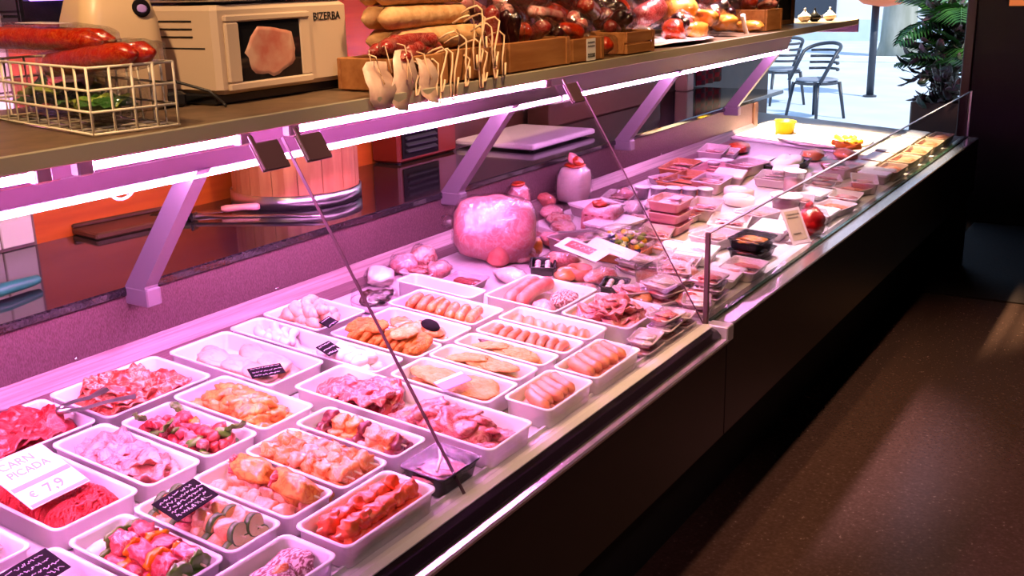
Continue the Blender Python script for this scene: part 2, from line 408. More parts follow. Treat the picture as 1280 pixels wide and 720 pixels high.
# ------------------------------------------------------------------ the room
struct('floor', one('floor', vbox(-2.5, ENDX, -2.6, WALLY + .1, -.1, 0), 'floor'))
struct('ceiling', one('ceiling', vbox(-2.5, ENDX + .3, -2.6, WALLY + .1, CEIL, CEIL + .1), 'ceiling'))
struct('wall_front', one('wall_front', vbox(-2.5, ENDX, -2.7, -2.6, 0, CEIL), 'wall_dark'))
struct('wall_left', one('wall_left', vbox(-2.6, -2.5, -2.6, WALLY, 0, CEIL), 'wall_dark'))
struct('wall_right', MB().add(vbox(ENDX, ENDX + .25, -2.6, 1.24, 0, CEIL)).add(vbox(ENDX, ENDX + .25, 1.24, WALLY + .1, 2.35, CEIL)).mesh('wall_right', 'wall_dark'))
struct('trim_1', one('trim_1', bbox(ENDX - .03, ENDX + .10, 1.24, 1.30, 0, 2.35, .005), 'wall_brown'))
wb = struct('wall_back', MB().add(vbox(-2.5, 1.70, WALLY, WALLY + .1, 0, CEIL), 1).add(vbox(1.70, 3.5, WALLY, WALLY + .1, 0, CEIL), 0)
            .add(vbox(3.5, ENDX, WALLY, WALLY + .1, 0, CEIL), 2).mesh('wall_back', ['wall_orange', 'grout', 'wall_brown']))
tw, th_ = .093, .198
tme = one('tile', bbox(0, tw, -.008, 0, 0, th_, .002), 'tile')
for i in range(9):
    for j in range(8):
        x = 1.70 - .006 - (i + 1) * (tw + .005); z = .99 + j * (th_ + .005)
        link('tile', tme, wb, TR(x, WALLY - .0005, z))
tag(link('doormat', one('doormat', bbox(5.74, 7.55, -1.2, 1.12, .0005, .008, .003), 'mat_brown')), 'wide dark brown doormat inside the doorway', 'doormat')
# dark box on the tiles with a glowing violet tube
f0, f1 = at_y(28, 31, WALLY - .1), at_y(215, 20, WALLY - .1); FW = f1.x - f0.x
fk = thing('violet_tube_box', 'black wall box with a glowing violet tube above the white tiles', 'lamp', TR(f0.x, WALLY - .009, f0.z))
link('housing', MB().add(bbox(0, FW, -.095, -.08, 0, .34, .006)).add(bbox(0, FW, -.08, 0, 0, .02, .004)).add(bbox(0, FW, -.08, 0, .32, .34, .004)).add(bbox(0, .02, -.08, 0, .02, .32, .004)).mesh('housing', 'screen'), fk)
link('violet_tube', one('violet_tube', tube([(.02, -.108, .065), (FW - .05, -.108, .065)], .008), 'purple_glow', True), fk)
# orange-lit sign beside the door
sg = thing('wall_sign', 'small orange lit sign high on the dark wall by the doorway', 'sign', TR(ENDX - .02, .93, 1.40))
link('sign_frame', one('sign_frame', bbox(-.02, .02, -.13, .13, 0, .09, .005), 'wall_dark'), sg)
mat('sign_face', (.6, .15, .04), .5, emit=(1, .25, .06), estr=.5)
link('sign_face', one('sign_face', vbox(-.024, -.019, -.12, .12, .01, .08), 'sign_face'), sg)
# ceiling spotlights, the added fill lamps get fixtures too
for i, (p, t, e, a, c) in enumerate(SPOTS):
    s = thing('spot_or_fill_fixture', 'round black spotlight on the shop ceiling, added fill lamps included', 'spotlight', TR(p[0], p[1], CEIL), 'spotlights on the ceiling')
    link('ceiling_plate', one('ceiling_plate', lathe([(.05, -.012), (.05, 0)], 16), 'black_matte'), s)
    dq = (Vector(t) - Vector(p)).to_track_quat('-Z', 'Y').to_matrix().to_4x4()
    link('lamp_head', one('lamp_head', lathe([(.06, -.02), (.06, .045), (.035, .075), (.012, .09)], 16, False), 'black_matte', True), s, TR(0, 0, -.10) @ dq)

# ------------------------------------------------------------------ display counter
ct = thing('display_counter', 'long refrigerated meat counter with dark front panels and a steel deck', 'display counter', TR(3, 1.6, 0))
def deckpt(y, dz=0): return (y, deckz(y) + dz)
wpart('plinth', one('plinth', vbox(X0 + .05, XE - .05, 1.17, 2.45, 0, .43), 'black_matte'), ct)
wpart('cabinet', one('cabinet', prism([(.975, .43), (.975, .70), (1.05, .70), (2.0, .74), (2.5, .74), (2.5, .43)], X0, XE), 'black_matte'), ct)
wpart('deck', one('deck', prism([deckpt(1.045), deckpt(1.97), deckpt(1.97, -.02), deckpt(1.045, -.02)], X0, XE), 'brushed'), ct)
wpart('back_coving', one('back_coving', prism([deckpt(1.93, .001), (2.0, .815), (2.03, .850), (2.045, .850), (2.045, .80), (1.97, .79)], X0, 5.72), 'coving', False), ct)
gr = wpart('grille_riser', one('grille_riser', prism([(2.033, .850), (2.033, .962), (2.06, .962), (2.06, .74), (2.04, .74)], X0, 5.72), 'grille'), ct)
for xx in (.75, 1.37, 2.0, 3.25, 4.5):
    wpart('rivet', one('rivet', blob(.005, .004, .005, 1, 0, 1, 1), 'chrome', True), ct).matrix_basis = TR(xx - 3, 2.032 - 1.6, .856)
wpart('riser_end', one('riser_end', bbox(5.70, 5.76, 2.02, 2.5, .74, .962, .004), 'wall_brown'), ct)
wpart('front_ledge', one('front_ledge', prism([(1.05, .700), (1.05, .747), (1.012, .752), (1.0, .746), (1.0, .70)], X0, XM), 'ledge_white'), ct)
wpart('inner_lip', one('inner_lip', prism([(1.049, .747), (1.049, .756), (1.044, .756), (1.044, .747)], X0, XM), 'ledge_white'), ct)
wpart('bumper', one('bumper', prism([(1.0, .744), (.985, .739), (.973, .726), (.972, .718), (1.0, .70)], X0, XM), 'rubber', False), ct)
wpart('rail_strip', one('rail_strip', prism([(.974, .708), (.957, .708), (.950, .711), (.950, .716), (.955, .7185), (.974, .7192)], X0, XM - .004), 'rail', False), ct)
wpart('front_panel', one('front_panel', bbox(X0, XM + .012, .962, .98, .436, .7125, .002), 'black_panel'), ct)
wpart('front_panel', one('front_panel', bbox(XM + .016, XE, .962, .98, .436, .742, .002), 'black_panel'), ct)
wpart('end_cap', one('end_cap', bbox(XM, XM + .045, .955, 1.05, .705, .7505, .003), 'alu'), ct)
wpart('chrome_ledge', one('chrome_ledge', prism([(1.05, .70), (1.05, .748), (1.03, .748), (1.008, .7455), (.966, .7455), (.962, .7435), (.962, .738), (1.0, .70)], XM + .045, XE), 'rail'), ct)
wpart('end_panel', one('end_panel', bbox(XE, XE + .02, .985, 2.5, .0, .74, .003), 'black_panel'), ct)
wpart('deck_end', one('deck_end', prism([deckpt(1.05), deckpt(2.5), deckpt(2.5, -.03), deckpt(1.05, -.03)], 5.78, XE), 'board_white'), ct)

wk = thing('granite_worktop', 'polished black speckled granite worktop behind the meat display', 'worktop', TR(2.9, 2.3, .963))
wpart('slab', one('slab', bbox(X0, 6.2, 2.025, WALLY - .012, .963, .985, .004), 'granite'), wk)

# ------------------------------------------------------------------ serving shelf over the counter
SH = 1.422; SX1 = 5.40
sh = thing('serving_shelf', 'long metal serving shelf carried on slanted aluminium brackets over the counter', 'shelf', TR(2.5, 2.04, .96))
wpart('shelf_board', one('shelf_board', bbox(X0, SX1, 1.418, 2.0, 1.400, SH, .003), 'shelf_top'), sh)
wpart('front_trim', one('front_trim', bbox(X0, SX1, 1.410, 1.4175, 1.396, SH + .002, .002), 'trim_beige'), sh)
wpart('lamp_hood', one('lamp_hood', prism([(1.712, 1.400), (1.755, 1.276), (1.785, 1.276), (1.785, 1.400)], X0, SX1), 'shelf_under'), sh)
wpart('reflector_strip', one('reflector_strip', prism([(1.705, 1.398), (1.709, 1.398), (1.722, 1.362), (1.718, 1.360)], X0, SX1), 'chrome'), sh)
wpart('shelf_end', one('shelf_end', bbox(SX1, SX1 + .012, 1.41, 2.0, 1.36, SH + .002, .002), 'shelf_under'), sh)
for k in range(5):
    xb = .29 + 1.25 * k
    mb = MB()
    pa = [(2.03, 1.0), (1.985, .985), (1.742, 1.278), (1.785, 1.278), (1.785, 1.31), (1.80, 1.31)]
    mb.add(prism([(2.032, .952), (1.962, .952), (1.962, .992), (1.745, 1.277), (1.800, 1.277), (2.032, .985)], xb - .019, xb + .019))
    mb.add(bbox(xb - .021, xb + .021, 1.955, 2.0335, .944, .986, .003))
    wpart('bracket', mb.mesh('bracket', 'bracket'), sh)
# lamps under the shelf: each carries its own light as a glowing tube
def tubelamp(x0, x1, lab):
    t = thing('tube_lamp', lab, 'lamp', TR((x0 + x1) / 2, 1.462, 1.379), 'pink tube lamps under the shelf')
    h = (x1 - x0) / 2
    link('glowing_tube', one('glowing_tube', tube([(-h + .03, 0, 0), (h - .03, 0, 0)], .0065, 10), 'tube', True), t)
    for s in (-1, 1): link('end_socket', one('end_socket', bbox(-.015, .015, -.011, .011, -.012, .021, .003), 'tube_end'), t, TR(s * (h - .015), 0, 0))
tubelamp(-.25, 0.985, 'pink glowing tube lamp tucked under the shelf edge below the wire basket')
tubelamp(1.03, 1.40, 'short pink tube lamp under the shelf between basket and scale')
tubelamp(1.50, 2.50, 'pink glowing tube lamp under the shelf below the hanging sausage strings')
for k in range(5):
    x0 = X0 + .05 + k * 1.165; x1 = x0 + 1.15
    t = thing('led_batten', ['bright white LED batten along the shelf underside in front of the white tiles', 'bright white LED batten under the shelf beside the chopping block',
        'bright white LED batten under the shelf in front of the white cutting board', 'bright white LED batten under the shelf over the row of white tubs', 'bright white LED batten under the doorway end of the shelf'][k], 'lamp', TR((x0 + x1) / 2, 1.763, 1.268))
    h = (x1 - x0) / 2
    link('light_bar', one('light_bar', bbox(-h, h, -.009, .009, -.009, .006, .004), 'led'), t)
    link('mount', one('mount', bbox(-h, h, -.011, .016, .006, .008, .0005), 'alu'), t)
    for s in (-1, 1): link('end_cap', one('end_cap', bbox(-.004, .004, -.011, .011, -.010, .008, .002), 'tube_end'), t, TR(s * (h + .004), 0, 0))

# tall slanted glass panes and their hinges
gy0, gz0, gy1, gz1 = 1.024, .752, 1.404, 1.379
def pane(x0, x1, lab):
    L = math.hypot(gy1 - gy0, gz1 - gz0); a = math.atan2(gz1 - gz0, gy1 - gy0)
    t = thing('glass_pane', lab, 'glass pane', TR((x0 + x1) / 2, gy0, gz0) @ RX(a))
    h = (x1 - x0) / 2 - .002
    link('sheet', one('sheet', vbox(-h, h, 0, L, -.003, .003), 'pane'), t)
    return t, h, L, a
for x0, x1, lab in ((.30, XJ, 'tall slanted front glass over the raw meat trays'), (XJ, XM, 'tall slanted front glass over the sausage trays and wrapped ham')):
    t, h, L, a = pane(x0, x1, lab)
    link('edge_seal', one('edge_seal', vbox(h - .0005, h + (.0012 if x1 == XJ else .0004), 0, L, -.0034 if x1 == XJ else -.002, .0034 if x1 == XJ else .002), 'seal'), t)
    for s in ((1,) if x0 < 1 else (-1, 1)):
        hg = link('hinge', MB().add(bbox(-.035, .035, -.05, .006, .003, .009, .002)).add(bbox(-.035, -.024, -.05, .02, .009, .014, .002)).mesh('hinge', 'seal'), t, TR(s * (h - .055), L - .01, 0))
# low upright glass along the far half
lg = thing('low_glass_screen', 'low upright glass screen along the doorway half of the counter', 'glass screen', TR(XM + .01, 1.02, .749))
ll = XE - XM - .02
link('sheet', one('sheet', vbox(0, ll, -.004, .004, 0, .247), 'pane'), lg)
link('top_edge', one('top_edge', vbox(0, ll, -.0042, .0042, .2472, .2505), 'alu'), lg)
link('edge_post', one('edge_post', bbox(-.010, 0, -.007, .007, 0, .252, .002), 'seal'), lg)
link('edge_post', one('edge_post', bbox(ll, ll + .006, -.005, .005, 0, .252, .002), 'alu'), lg)
link('green_foot', one('green_foot', vbox(.02, ll, -.0055, .0055, -.0005, .004), 'glass_edge'), lg)

# ------------------------------------------------------------------ things on the worktop
WZ = .985
def axis_m(a, b):
    a, b = Vector(a), Vector(b); d = (b - a); q = d.to_track_quat('X', 'Z').to_matrix().to_4x4(); return Matrix.Translation(a) @ q, d.length
bl = thing('chopping_block', 'round chopping block of upright wooden staves with a steel band, on the granite', 'chopping block', TR(2.49, 2.40, WZ))
n = 16
for k in range(n):
    a0, a1 = 2 * math.pi * k / n + .006, 2 * math.pi * (k + 1) / n - .006
    v = []; 
    for z in (.0, .26):
        v += [(.165 * math.cos(a0), .165 * math.sin(a0), z), (.165 * math.cos(a1), .165 * math.sin(a1), z), (.2 * math.cos(a1), .2 * math.sin(a1), z), (.2 * math.cos((a0 + a1) / 2) * 1.012, .2 * math.sin((a0 + a1) / 2) * 1.012, z), (.2 * math.cos(a0), .2 * math.sin(a0), z)]
    f = [(4, 3, 2, 1, 0), (5, 6, 7, 8, 9)] + [(i, (i + 1) % 5, 5 + (i + 1) % 5, 5 + i) for i in range(5)]
    link('stave', mesh('stave', v, f, 'wood_block', False), bl)
link('core', one('core', lathe([(.164, 0), (.164, .258)], 24), 'wood_block'), bl)
link('steel_band', one('steel_band', lathe([(.2035, .0), (.208, .002), (.208, .042), (.2035, .044)], 32, False), 'steel', True), bl)
link('steel_band', one('steel_band', lathe([(.2035, .20), (.208, .202), (.208, .24), (.2035, .242)], 32, False), 'steel', True), bl)
bd = thing('dark_board', 'thin dark wooden board lying against the orange wall', 'board', TR(1.96, 2.53, WZ) @ RZ(-.12))
link('plank', one('plank', bbox(-.16, .16, -.06, .07, 0, .018, .004), 'wall_brown'), bd); link('edge_rail', one('edge_rail', bbox(-.16, .16, .058, .07, .018, .03, .003), 'wall_brown'), bd)
p, q = at_z(245, 271, WZ + .012), at_z(405, 270, WZ + .012); mw, L = axis_m(p, q)
st = thing('sharpening_steel', 'long sharpening steel with a black handle on the granite', 'sharpening steel', mw)
link('rod', one('rod', tube([(0, 0, 0), (L * .9, 0, 0), (L, 0, 0)], [.006, .006, .002]), 'steel', True), st)
link('guard', one('guard', bbox(-.012, -.002, -.022, .022, -.010, .016, .003), 'chrome'), st)
link('handle', one('handle', tube([(-.14, 0, 0), (-.13, 0, 0), (-.07, 0, 0), (-.01, 0, 0)], [.008, .013, .015, .011]), 'handle_dark', True), st)
p, q = at_z(325, 258, WZ + .016), at_z(255, 263, WZ + .016); mw, L = axis_m(p, q)
kn = thing('butcher_knife', 'butcher knife with a pale pinkish handle beside the chopping block', 'knife', mw)
link('handle', one('handle', tube([(0, 0, 0), (.01, 0, 0), (.05, 0, .002), (.10, 0, 0), (.115, 0, 0)], [.006, .012, .010, .012, .008]), 'pinktub', True), kn)
link('blade', mesh('blade', [(.11, -.018, 0), (.11, .014, 0), (.26, .014, 0), (.31, .002, 0), (.26, -.014, 0), (.11, -.018, .002), (.11, .014, .002), (.26, .014, .002), (.31, .002, .002), (.26, -.014, .002)],
     [(4, 3, 2, 1, 0), (5, 6, 7, 8, 9)] + [(i, (i + 1) % 5, 5 + (i + 1) % 5, 5 + i) for i in range(5)], 'steel', False), kn, TR(0, 0, -.008))
p, q = at_z(-25, 372, WZ + .017), at_z(50, 348, WZ + .017); mw, L = axis_m(p, q)
gk = thing('green_knife', 'knife with a rounded green plastic handle on the granite', 'knife', mw)
link('handle', one('handle', tube([(0, 0, 0), (.01, 0, 0), (L * .4, 0, .002), (L * .8, 0, 0), (L * .96, 0, 0), (L, 0, 0)], [.010, .013, .015, .013, .011, .004], 12), 'green_plastic', True), gk)
link('blade', one('blade', bbox(-.2, .01, -.016, .016, -.001, .001, .0005), 'steel'), gk)
cbq = [at_z(x, y, WZ + .03) for x, y in ((660, 192), (724, 170), (630, 162), (568, 182))]
cb = thing('cutting_board', 'thick white plastic cutting board on the granite worktop', 'cutting board', TR(3.85, 2.36, WZ) @ RZ(.0))
link('board', one('board', bbox(-.26, .26, -.19, .19, .008, .032, .006), 'board_white'), cb)
for sx in (-.2, .2):
    for sy in (-.14, .14): link('foot', one('foot', lathe([(.012, 0), (.012, .009)], 10), 'rubber'), cb, TR(sx, sy, 0))
vt = thing('vented_appliance', 'red machine with a black slotted vent against the orange wall', 'appliance', TR(3.15, WALLY - .075, WZ))
mat('red_paint', (.16, .015, .010), .35)
link('housing', one('housing', bbox(-.02, .36, -.06, .07, .004, .22, .008), 'red_paint'), vt)
vp = link('vent_panel', one('vent_panel', bbox(.0, .23, -.066, -.0605, .02, .15, .002), 'card_black'), vt)
for k in range(4): link('slat', one('slat', bbox(.02, .21, -.008, .008, -.003, .003, .001), 'chair_dark'), vp, TR(0, -.07, .047 + k * .024) @ RX(.6))
for sx in (.0, .34): link('foot', one('foot', bbox(-.01, .01, -.05, .05, 0, .005, .001), 'rubber'), vt, TR(sx, 0, 0))
kb = thing('knife_rack', 'dark box with a pale lid behind the white cutting board', 'box', TR(4.55, 2.50, WZ))
link('body', one('body', bbox(-.32, .9, -.03, .09, 0, .11, .006), 'wall_brown'), kb)
link('lid', one('lid', bbox(-.32, -.12, -.06, .06, .11, .118, .003), 'board_white'), kb)
# cable loop hanging from the shelf
lp = [Vector((0, 0, 0)) + Vector((.035 * math.cos(a), 0, .035 * math.sin(a))) for a in [math.pi * (1 + k / 10) for k in range(11)]]
tag(link('cable_loop', one('cable_loop', tube([(-.035, 0, .05)] + lp + [(.035, 0, .05)], .0035), 'board_white', True), None, Matrix.Translation(at_y(152, 240, 1.84)) @ TR(0, 0, .02)), 'thin white cable loop hanging down behind the shelf lamps', 'cable')
# red checked cloth and cream post at the doorway end of the back wall
pc = at_y(897, 112, 2.55)
cv, cf = [], []
for j in range(9):
    for i in range(25): cv.append((i / 24 * .42 - .21, .018 * math.sin(i * .9) - .02, .42 - j / 8 * .42))
for j in range(8):
    for i in range(24): cf.append((j * 25 + i, j * 25 + i + 1, (j + 1) * 25 + i + 1, (j + 1) * 25 + i))
mcl = MATS['cloth_red']; 
ck = _n(mcl, 'ShaderNodeTexChecker'); ck.inputs['Scale'].default_value = 34; ck.inputs['Color1'].default_value = (.30, .03, .04, 1); ck.inputs['Color2'].default_value = (.10, .06, .06, 1)
tcn = [x for x in mcl.node_tree.nodes if x.type == 'TEX_COORD'][0]; mpp = _n(mcl, 'ShaderNodeMapping'); mpp.inputs['Scale'].default_value = (1, .001, 1)
mcl.node_tree.links.new(tcn.outputs['Object'], mpp.inputs[0]); mcl.node_tree.links.new(mpp.outputs[0], ck.inputs['Vector']); mcl.node_tree.links.new(ck.outputs[0], mcl.node_tree.nodes['Principled BSDF'].inputs['Base Color'])
cl = link('checked_cloth', mesh('checked_cloth', cv, cf, 'cloth_red'), None, TR(6.35, WALLY - .05, .995)); sol = cl.modifiers.new('thick', 'SOLIDIFY'); sol.thickness = .004
tag(cl, 'burgundy checked cloth hanging on the wall beside the cream post', 'cloth')
tag(link('cream_post', one('cream_post', bbox(-.05, .05, -.04, .04, 0, 1.1, .006), 'cream'), None, TR(5.98, WALLY - .06, WZ)), 'cream painted post standing at the doorway end of the worktop', 'post')
# ------------------------------------------------------------------ outdoors
struct('pavement', one('pavement', vbox(ENDX + .25, 60, -25, 40, -.1, 0), 'pave'))
struct('kerb', one('kerb', bbox(20.6, 20.8, -25, 40, 0, .10, .01), 'plaster'))
hs = thing('pale_building', 'pale plastered building across the street', 'building', TR(27, 6, 0))
link('wall', one('wall', vbox(0, 3, -30, 30, 0, 9), 'plaster'), hs)
link('base_course', one('base_course', vbox(-.1, 0, -30, 30, 0, .5), 'pave'), hs)
dr = link('doorway', one('doorway', bbox(-.06, .0, 1.6, 2.9, .0, 2.6, .01), 'chair_dark'), hs)
link('doorway', one('doorway', bbox(-.06, .0, -2.6, -1.5, .5, 2.8, .01), 'chair_seat'), hs)
tp = at_z(1122, 62, 0)
tp = Vector((22.0, tp.y * 22.0 / tp.x, 0))
tag(link('tree_trunk', one('tree_trunk', tube([(0, 0, 0), (0, 0, .3), (.02, 0, 1.5), (.05, .03, 3.5), (.0, 0, 6)], [.42, .34, .30, .28, .24], 14), 'bark', True), None, Matrix.Translation(tp)), 'thick grey tree trunk standing on the street', 'tree')
# parasol on a dark pole
pb = at_z(1087, 121, 0)
ps = thing('street_post', 'slim dark street post topped by an orange rounded sign', 'post', Matrix.Translation(pb))
link('base', one('base', lathe([(.09, 0), (.09, .02), (.06, .03)], 16), 'chair_dark'), ps)
link('pole', one('pole', tube([(0, 0, .02), (0, 0, 1.25)], .05), 'chair_dark', True), ps)
link('sign_top', one('sign_top', lathe([(.05, 1.18), (.26, 1.22), (.34, 1.28), (.34, 1.5), (.2, 1.56)], 20), 'parasol', True), ps, TR(0, -.1, 0))
def outchair(loc, rz, lab):
    t = thing('cafe_chair', lab, 'chair', Matrix.Translation(loc) @ RZ(rz))
    link('seat', one('seat', slab(.235, .235, .035, 3, .004, .05, 4, 20), 'chair_seat', True), t, TR(0, 0, .45))
    link('seat_frame', one('seat_frame', lathe([(.22, .40), (.24, .40), (.24, .432), (.22, .432)], 20, False), 'chair_dark'), t)
    for sx, sy in ((1, 1), (1, -1), (-1, 1), (-1, -1)):
        link('leg', one('leg', tube([(.18 * sx, .18 * sy, .42), (.235 * sx, .23 * sy, 0)], [.022, .017]), 'chair_dark', True), t)
    arc = [(-.22 * math.cos(a) - .02, .245 * math.sin(a), .45 + .40 * math.cos(a * .62) ** .5) for a in [(-1.5 + 3.0 * k / 14) for k in range(15)]]
    hp = [(.20, -.235, .44)] + arc + [(.20, .235, .44)]
    link('back_hoop', one('back_hoop', tube(hp, .021), 'chair_dark', True), t)
    for z in (.56, .63, .70, .77):
        k = 1 - (z - .45) * .5
        link('back_slat', one('back_slat', tube([(-.24 * math.cos(a) - .01, .235 * math.sin(a) * k, z) for a in [(-1.2 + 2.4 * j / 8) for j in range(9)]], .016, 6), 'chair_dark', True), t)
    return t
c1 = at_z(1018, 148, 0)
outchair((c1.x, c1.y, 0), math.radians(155), 'dark metal cafe chair with a slatted hoop back outside the doorway')
c2 = at_z(978, 132, 0)
outchair((c2.x + .2, c2.y + .1, 0), math.radians(40), 'dark cafe chair outside, half hidden behind the shelf end')
tb = at_z(962, 128, 0)
tt = thing('cafe_table', 'dark round cafe table outside beside the chairs', 'table', Matrix.Translation(tb) @ TR(1.0, .45, 0))
link('top', one('top', lathe([(.36, .71), (.37, .72), (.37, .735), (.36, .74)], 24), 'chair_dark'), tt)
link('column', one('column', tube([(0, 0, .02), (0, 0, .71)], .03), 'chair_dark', True), tt); link('foot', one('foot', lathe([(.24, 0), (.24, .012), (.05, .03)], 20), 'chair_dark'), tt)
# potted palm and dark croton by the doorway
rnd = random.Random(5)
px = 9.3; py = at_x(1190, 110, 9.3).y
pl = thing('planter', 'dark brown wooden planter outside the doorway', 'planter', TR(px, py, 0))
for s in range(4):
    link('side_board', one('side_board', bbox(-.25, .25, -.26, -.235, .03, .62, .004), 'wall_brown'), pl, RZ(math.pi / 2 * s))
link('soil', one('soil', slab(.235, .235, .03, 4, .02, .05, 4, 16), 'black_matte', True), pl, TR(0, 0, .57))
link('base', one('base', bbox(-.24, .24, -.24, .24, 0, .03, .003), 'wall_brown'), pl)
def frond(L, n, width, droop, m):
    mb = MB(); pts = []
    for i in range(9):
        t = i / 8; pts.append(Vector((L * t, 0, .75 * L * t - droop * L * t * t)))
    mb.add(tube(pts, [.007 * (1 - .7 * i / 8) for i in range(9)], 5))
    for k in range(n):
        t = .18 + .8 * k / n; i = min(7, int(t * 8)); p = pts[i].lerp(pts[i + 1], t * 8 - i); d = (pts[i + 1] - pts[i]).normalized()
        for s in (-1, 1):
            ll = width * math.sin(math.pi * min(1, t * .9 + .12)) + .05
            dirv = (d * .55 + Vector((0, s, -.15))).normalized(); nn = d * .012
            a = p; b = p + dirv * ll * .5 + Vector((0, 0, .01)); c = p + dirv * ll + Vector((0, 0, -.12 * ll))
            mb.add(([a - nn * .4, a + nn * .4, b + nn, c, b - nn], [(0, 1, 2, 3, 4)]))
    return mb.mesh('frond', m, True)
pm = thing('potted_palm', 'green palm with feathery arching fronds by the doorway', 'plant', TR(px, py, .585))
fr = [frond(.45, 15, .20, .55, 'leaf'), frond(.55, 16, .22, .75, 'leaf'), frond(.40, 13, .18, .25, 'leaf')]
link('stem', one('stem', tube([(0, 0, 0), (.01, 0, .3), (0, 0, .62)], [.05, .04, .03]), 'bark', True), pm)
for k in range(30):
    a = k * 2.4 + rnd.uniform(-.3, .3); tl = rnd.uniform(-.35, .5)
    link('frond', fr[k % 3], pm, TR(0, 0, .15 + .022 * k) @ RZ(a) @ RY(-tl))
cr = thing('dark_croton', 'dark bushy plant with reddish glossy leaves under the palm', 'plant', TR(px - .1, py + .05, .585))
lf = one('leaf', slab(.075, .034, .003, 2, .012, .1, 3, 10, .02), 'leaf_dark', True)
for k in range(7): link('stem', one('stem', tube([(0, 0, 0), (.1 * math.cos(k), .1 * math.sin(k), .3), (.2 * math.cos(k), .2 * math.sin(k), .5)], [.008, .006, .004], 5), 'bark', True), cr)
for k in range(280):
    a = rnd.uniform(0, 6.28); z = rnd.uniform(-.02, .80); r = rnd.uniform(.05, .36) * (1.1 - .5 * abs(z - .38) / .42)
    link('leaf', lf, cr, TR(r * math.cos(a), r * math.sin(a), z) @ RZ(a) @ RY(rnd.uniform(-.9, .7)) @ RX(rnd.uniform(-.6, .6)))
# ------------------------------------------------------------------ trays of meat
R_ = random.Random(11)
TRAYS = {}
def tray(key, x0, x1, y0, y1, label, h=.048, m='white_tray'):
    sx, sy = (x1 - x0) / 2, (y1 - y0) / 2 * math.sqrt(1 + TILT * TILT)
    fm = frame((x0 + x1) / 2, (y0 + y1) / 2, .0008)
    me = cached(('dish', round(sx, 3), round(sy, 3), h, m), lambda: one('tray', dish(sx - .002, sy - .002, h), m, True))
    o = link('meat_tray', me, None, fm); tag(o, label, 'tray', 'white trays on the deck')
    TRAYS[key] = (fm, sx - .012, sy - .012); return fm
def item(name, me, key, x, y, z, rz=0, rx=0, ry=0, label='', cat='meat', group=None):
    fm, hx, hy = TRAYS[key]          # keep every piece inside the tray walls
    bx = [max(abs(v.co[i]) for v in me.vertices) for i in (0, 1)]
    c, s = abs(math.cos(rz)), abs(math.sin(rz)); ex, ey = math.hypot(bx[0] * c, bx[1] * s), math.hypot(bx[0] * s, bx[1] * c)
    hx, hy = hx + .003, hy + .003
    k = min(1.0, hx / ex, hy / ey); ex, ey = ex * k, ey * k
    x = max(-(hx - ex), min(hx - ex, x)); y = max(-(hy - ey), min(hy - ey, y))
    o = link(name, me, None, fm @ TR(x, y, z) @ RZ(rz) @ RX(rx) @ RY(ry) @ Matrix.Scale(k, 4)); return tag(o, label, cat, group)
def v_slab(m, sx, sy, th, var, wave=.012, rough=.25, fold=0.0):
    return cached(('slab', m, sx, sy, th, var, wave, fold), lambda: one('slice', slab(sx, sy, th, var + sx * 50, wave * .8, rough, 8, 34, fold), m, True))
def v_blob(m, sx, sy, sz, var, amp=.3, freq=1.4, sub=3, sq=1.0):
    amp *= 1.25
    return cached(('blob', m, sx, sy, sz, var, amp, freq, sub, sq), lambda: one('chunk', blob(sx, sy, sz, var + sx * 90, amp, freq, sub, sq), m, True))
def v_caps(m, L, r, var, bend=.0, wob=.002):
    return cached(('caps', m, L, r, var, bend, wob), lambda: one('link', capsule(L, r, 10, bend, var, wob), m, True))
def spots(n, hx, hy, seed, jit=.25):
    rr = random.Random(seed); nx = max(1, round(math.sqrt(n * hx / hy))); ny = math.ceil(n / nx); out = []
    for k in range(n):
        i, j = k % nx, k // nx
        out.append(((-1 + (2 * i + 1) / nx + rr.uniform(-jit, jit) / nx) * hx, (-1 + (2 * j + 1) / ny + rr.uniform(-jit, jit) / ny) * hy))
    return out
def skewer(key, x, y, z, rz, L, seq, label, group, r=.017, stick=.03, seed=0, cat='skewer'):
    """seq: list of (part name, material, length, radius factor)"""
    rr = random.Random(seed); t = thing('meat_skewer', label, cat, TRAYS[key][0] @ TR(x, y, z) @ RZ(rz), group)
    link('stick', cached(('stick', L, stick), lambda: one('stick', tube([(-L / 2 - stick, 0, 0), (L / 2 + stick * .7, 0, 0), (L / 2 + stick, 0, 0)], [.002, .002, .0008], 6), 'stick', True)), t)
    tot = sum(s[2] for s in seq); p = -L / 2
    for nm, m, ln, rf in seq:
        l = ln / tot * L; c = p + l / 2; p += l; var = rr.randrange(4)
        if nm == 'zucchini_slice':
            me = cached(('zuc', r), lambda: MB().add(lathe([(r * 1.0, -.006), (r * 1.08, -.005), (r * 1.08, .005), (r, .006)], 16, False), 1).add(lathe([(r * .5, -.0062), (r, -.006)], 16, False), 0).add(lathe([(.0002, .0063), (r, .006)][::-1], 16, False), 0).add(lathe([(.0002, -.0063), (r * .5, -.0062)], 16, False), 0).mesh('zucchini_slice', ['zucchini_flesh', 'zucchini_skin'], True))
            link(nm, me, t, TR(c, 0, 0) @ RY(math.pi / 2 + rr.uniform(-.2, .2)) @ RX(rr.uniform(-.15, .15)))
        else:
            me = v_blob(m, round(l * .62, 4), round(r * rf, 4), round(r * rf * .9, 4), var, .34, 1.5, 3, .75)
            link(nm, me, t, TR(c, 0, 0) @ RX(rr.uniform(-1, 1)))
    return t
def rep(nm, m, n, ln=1, rf=1.0): return [(nm, m, ln, rf)] * n
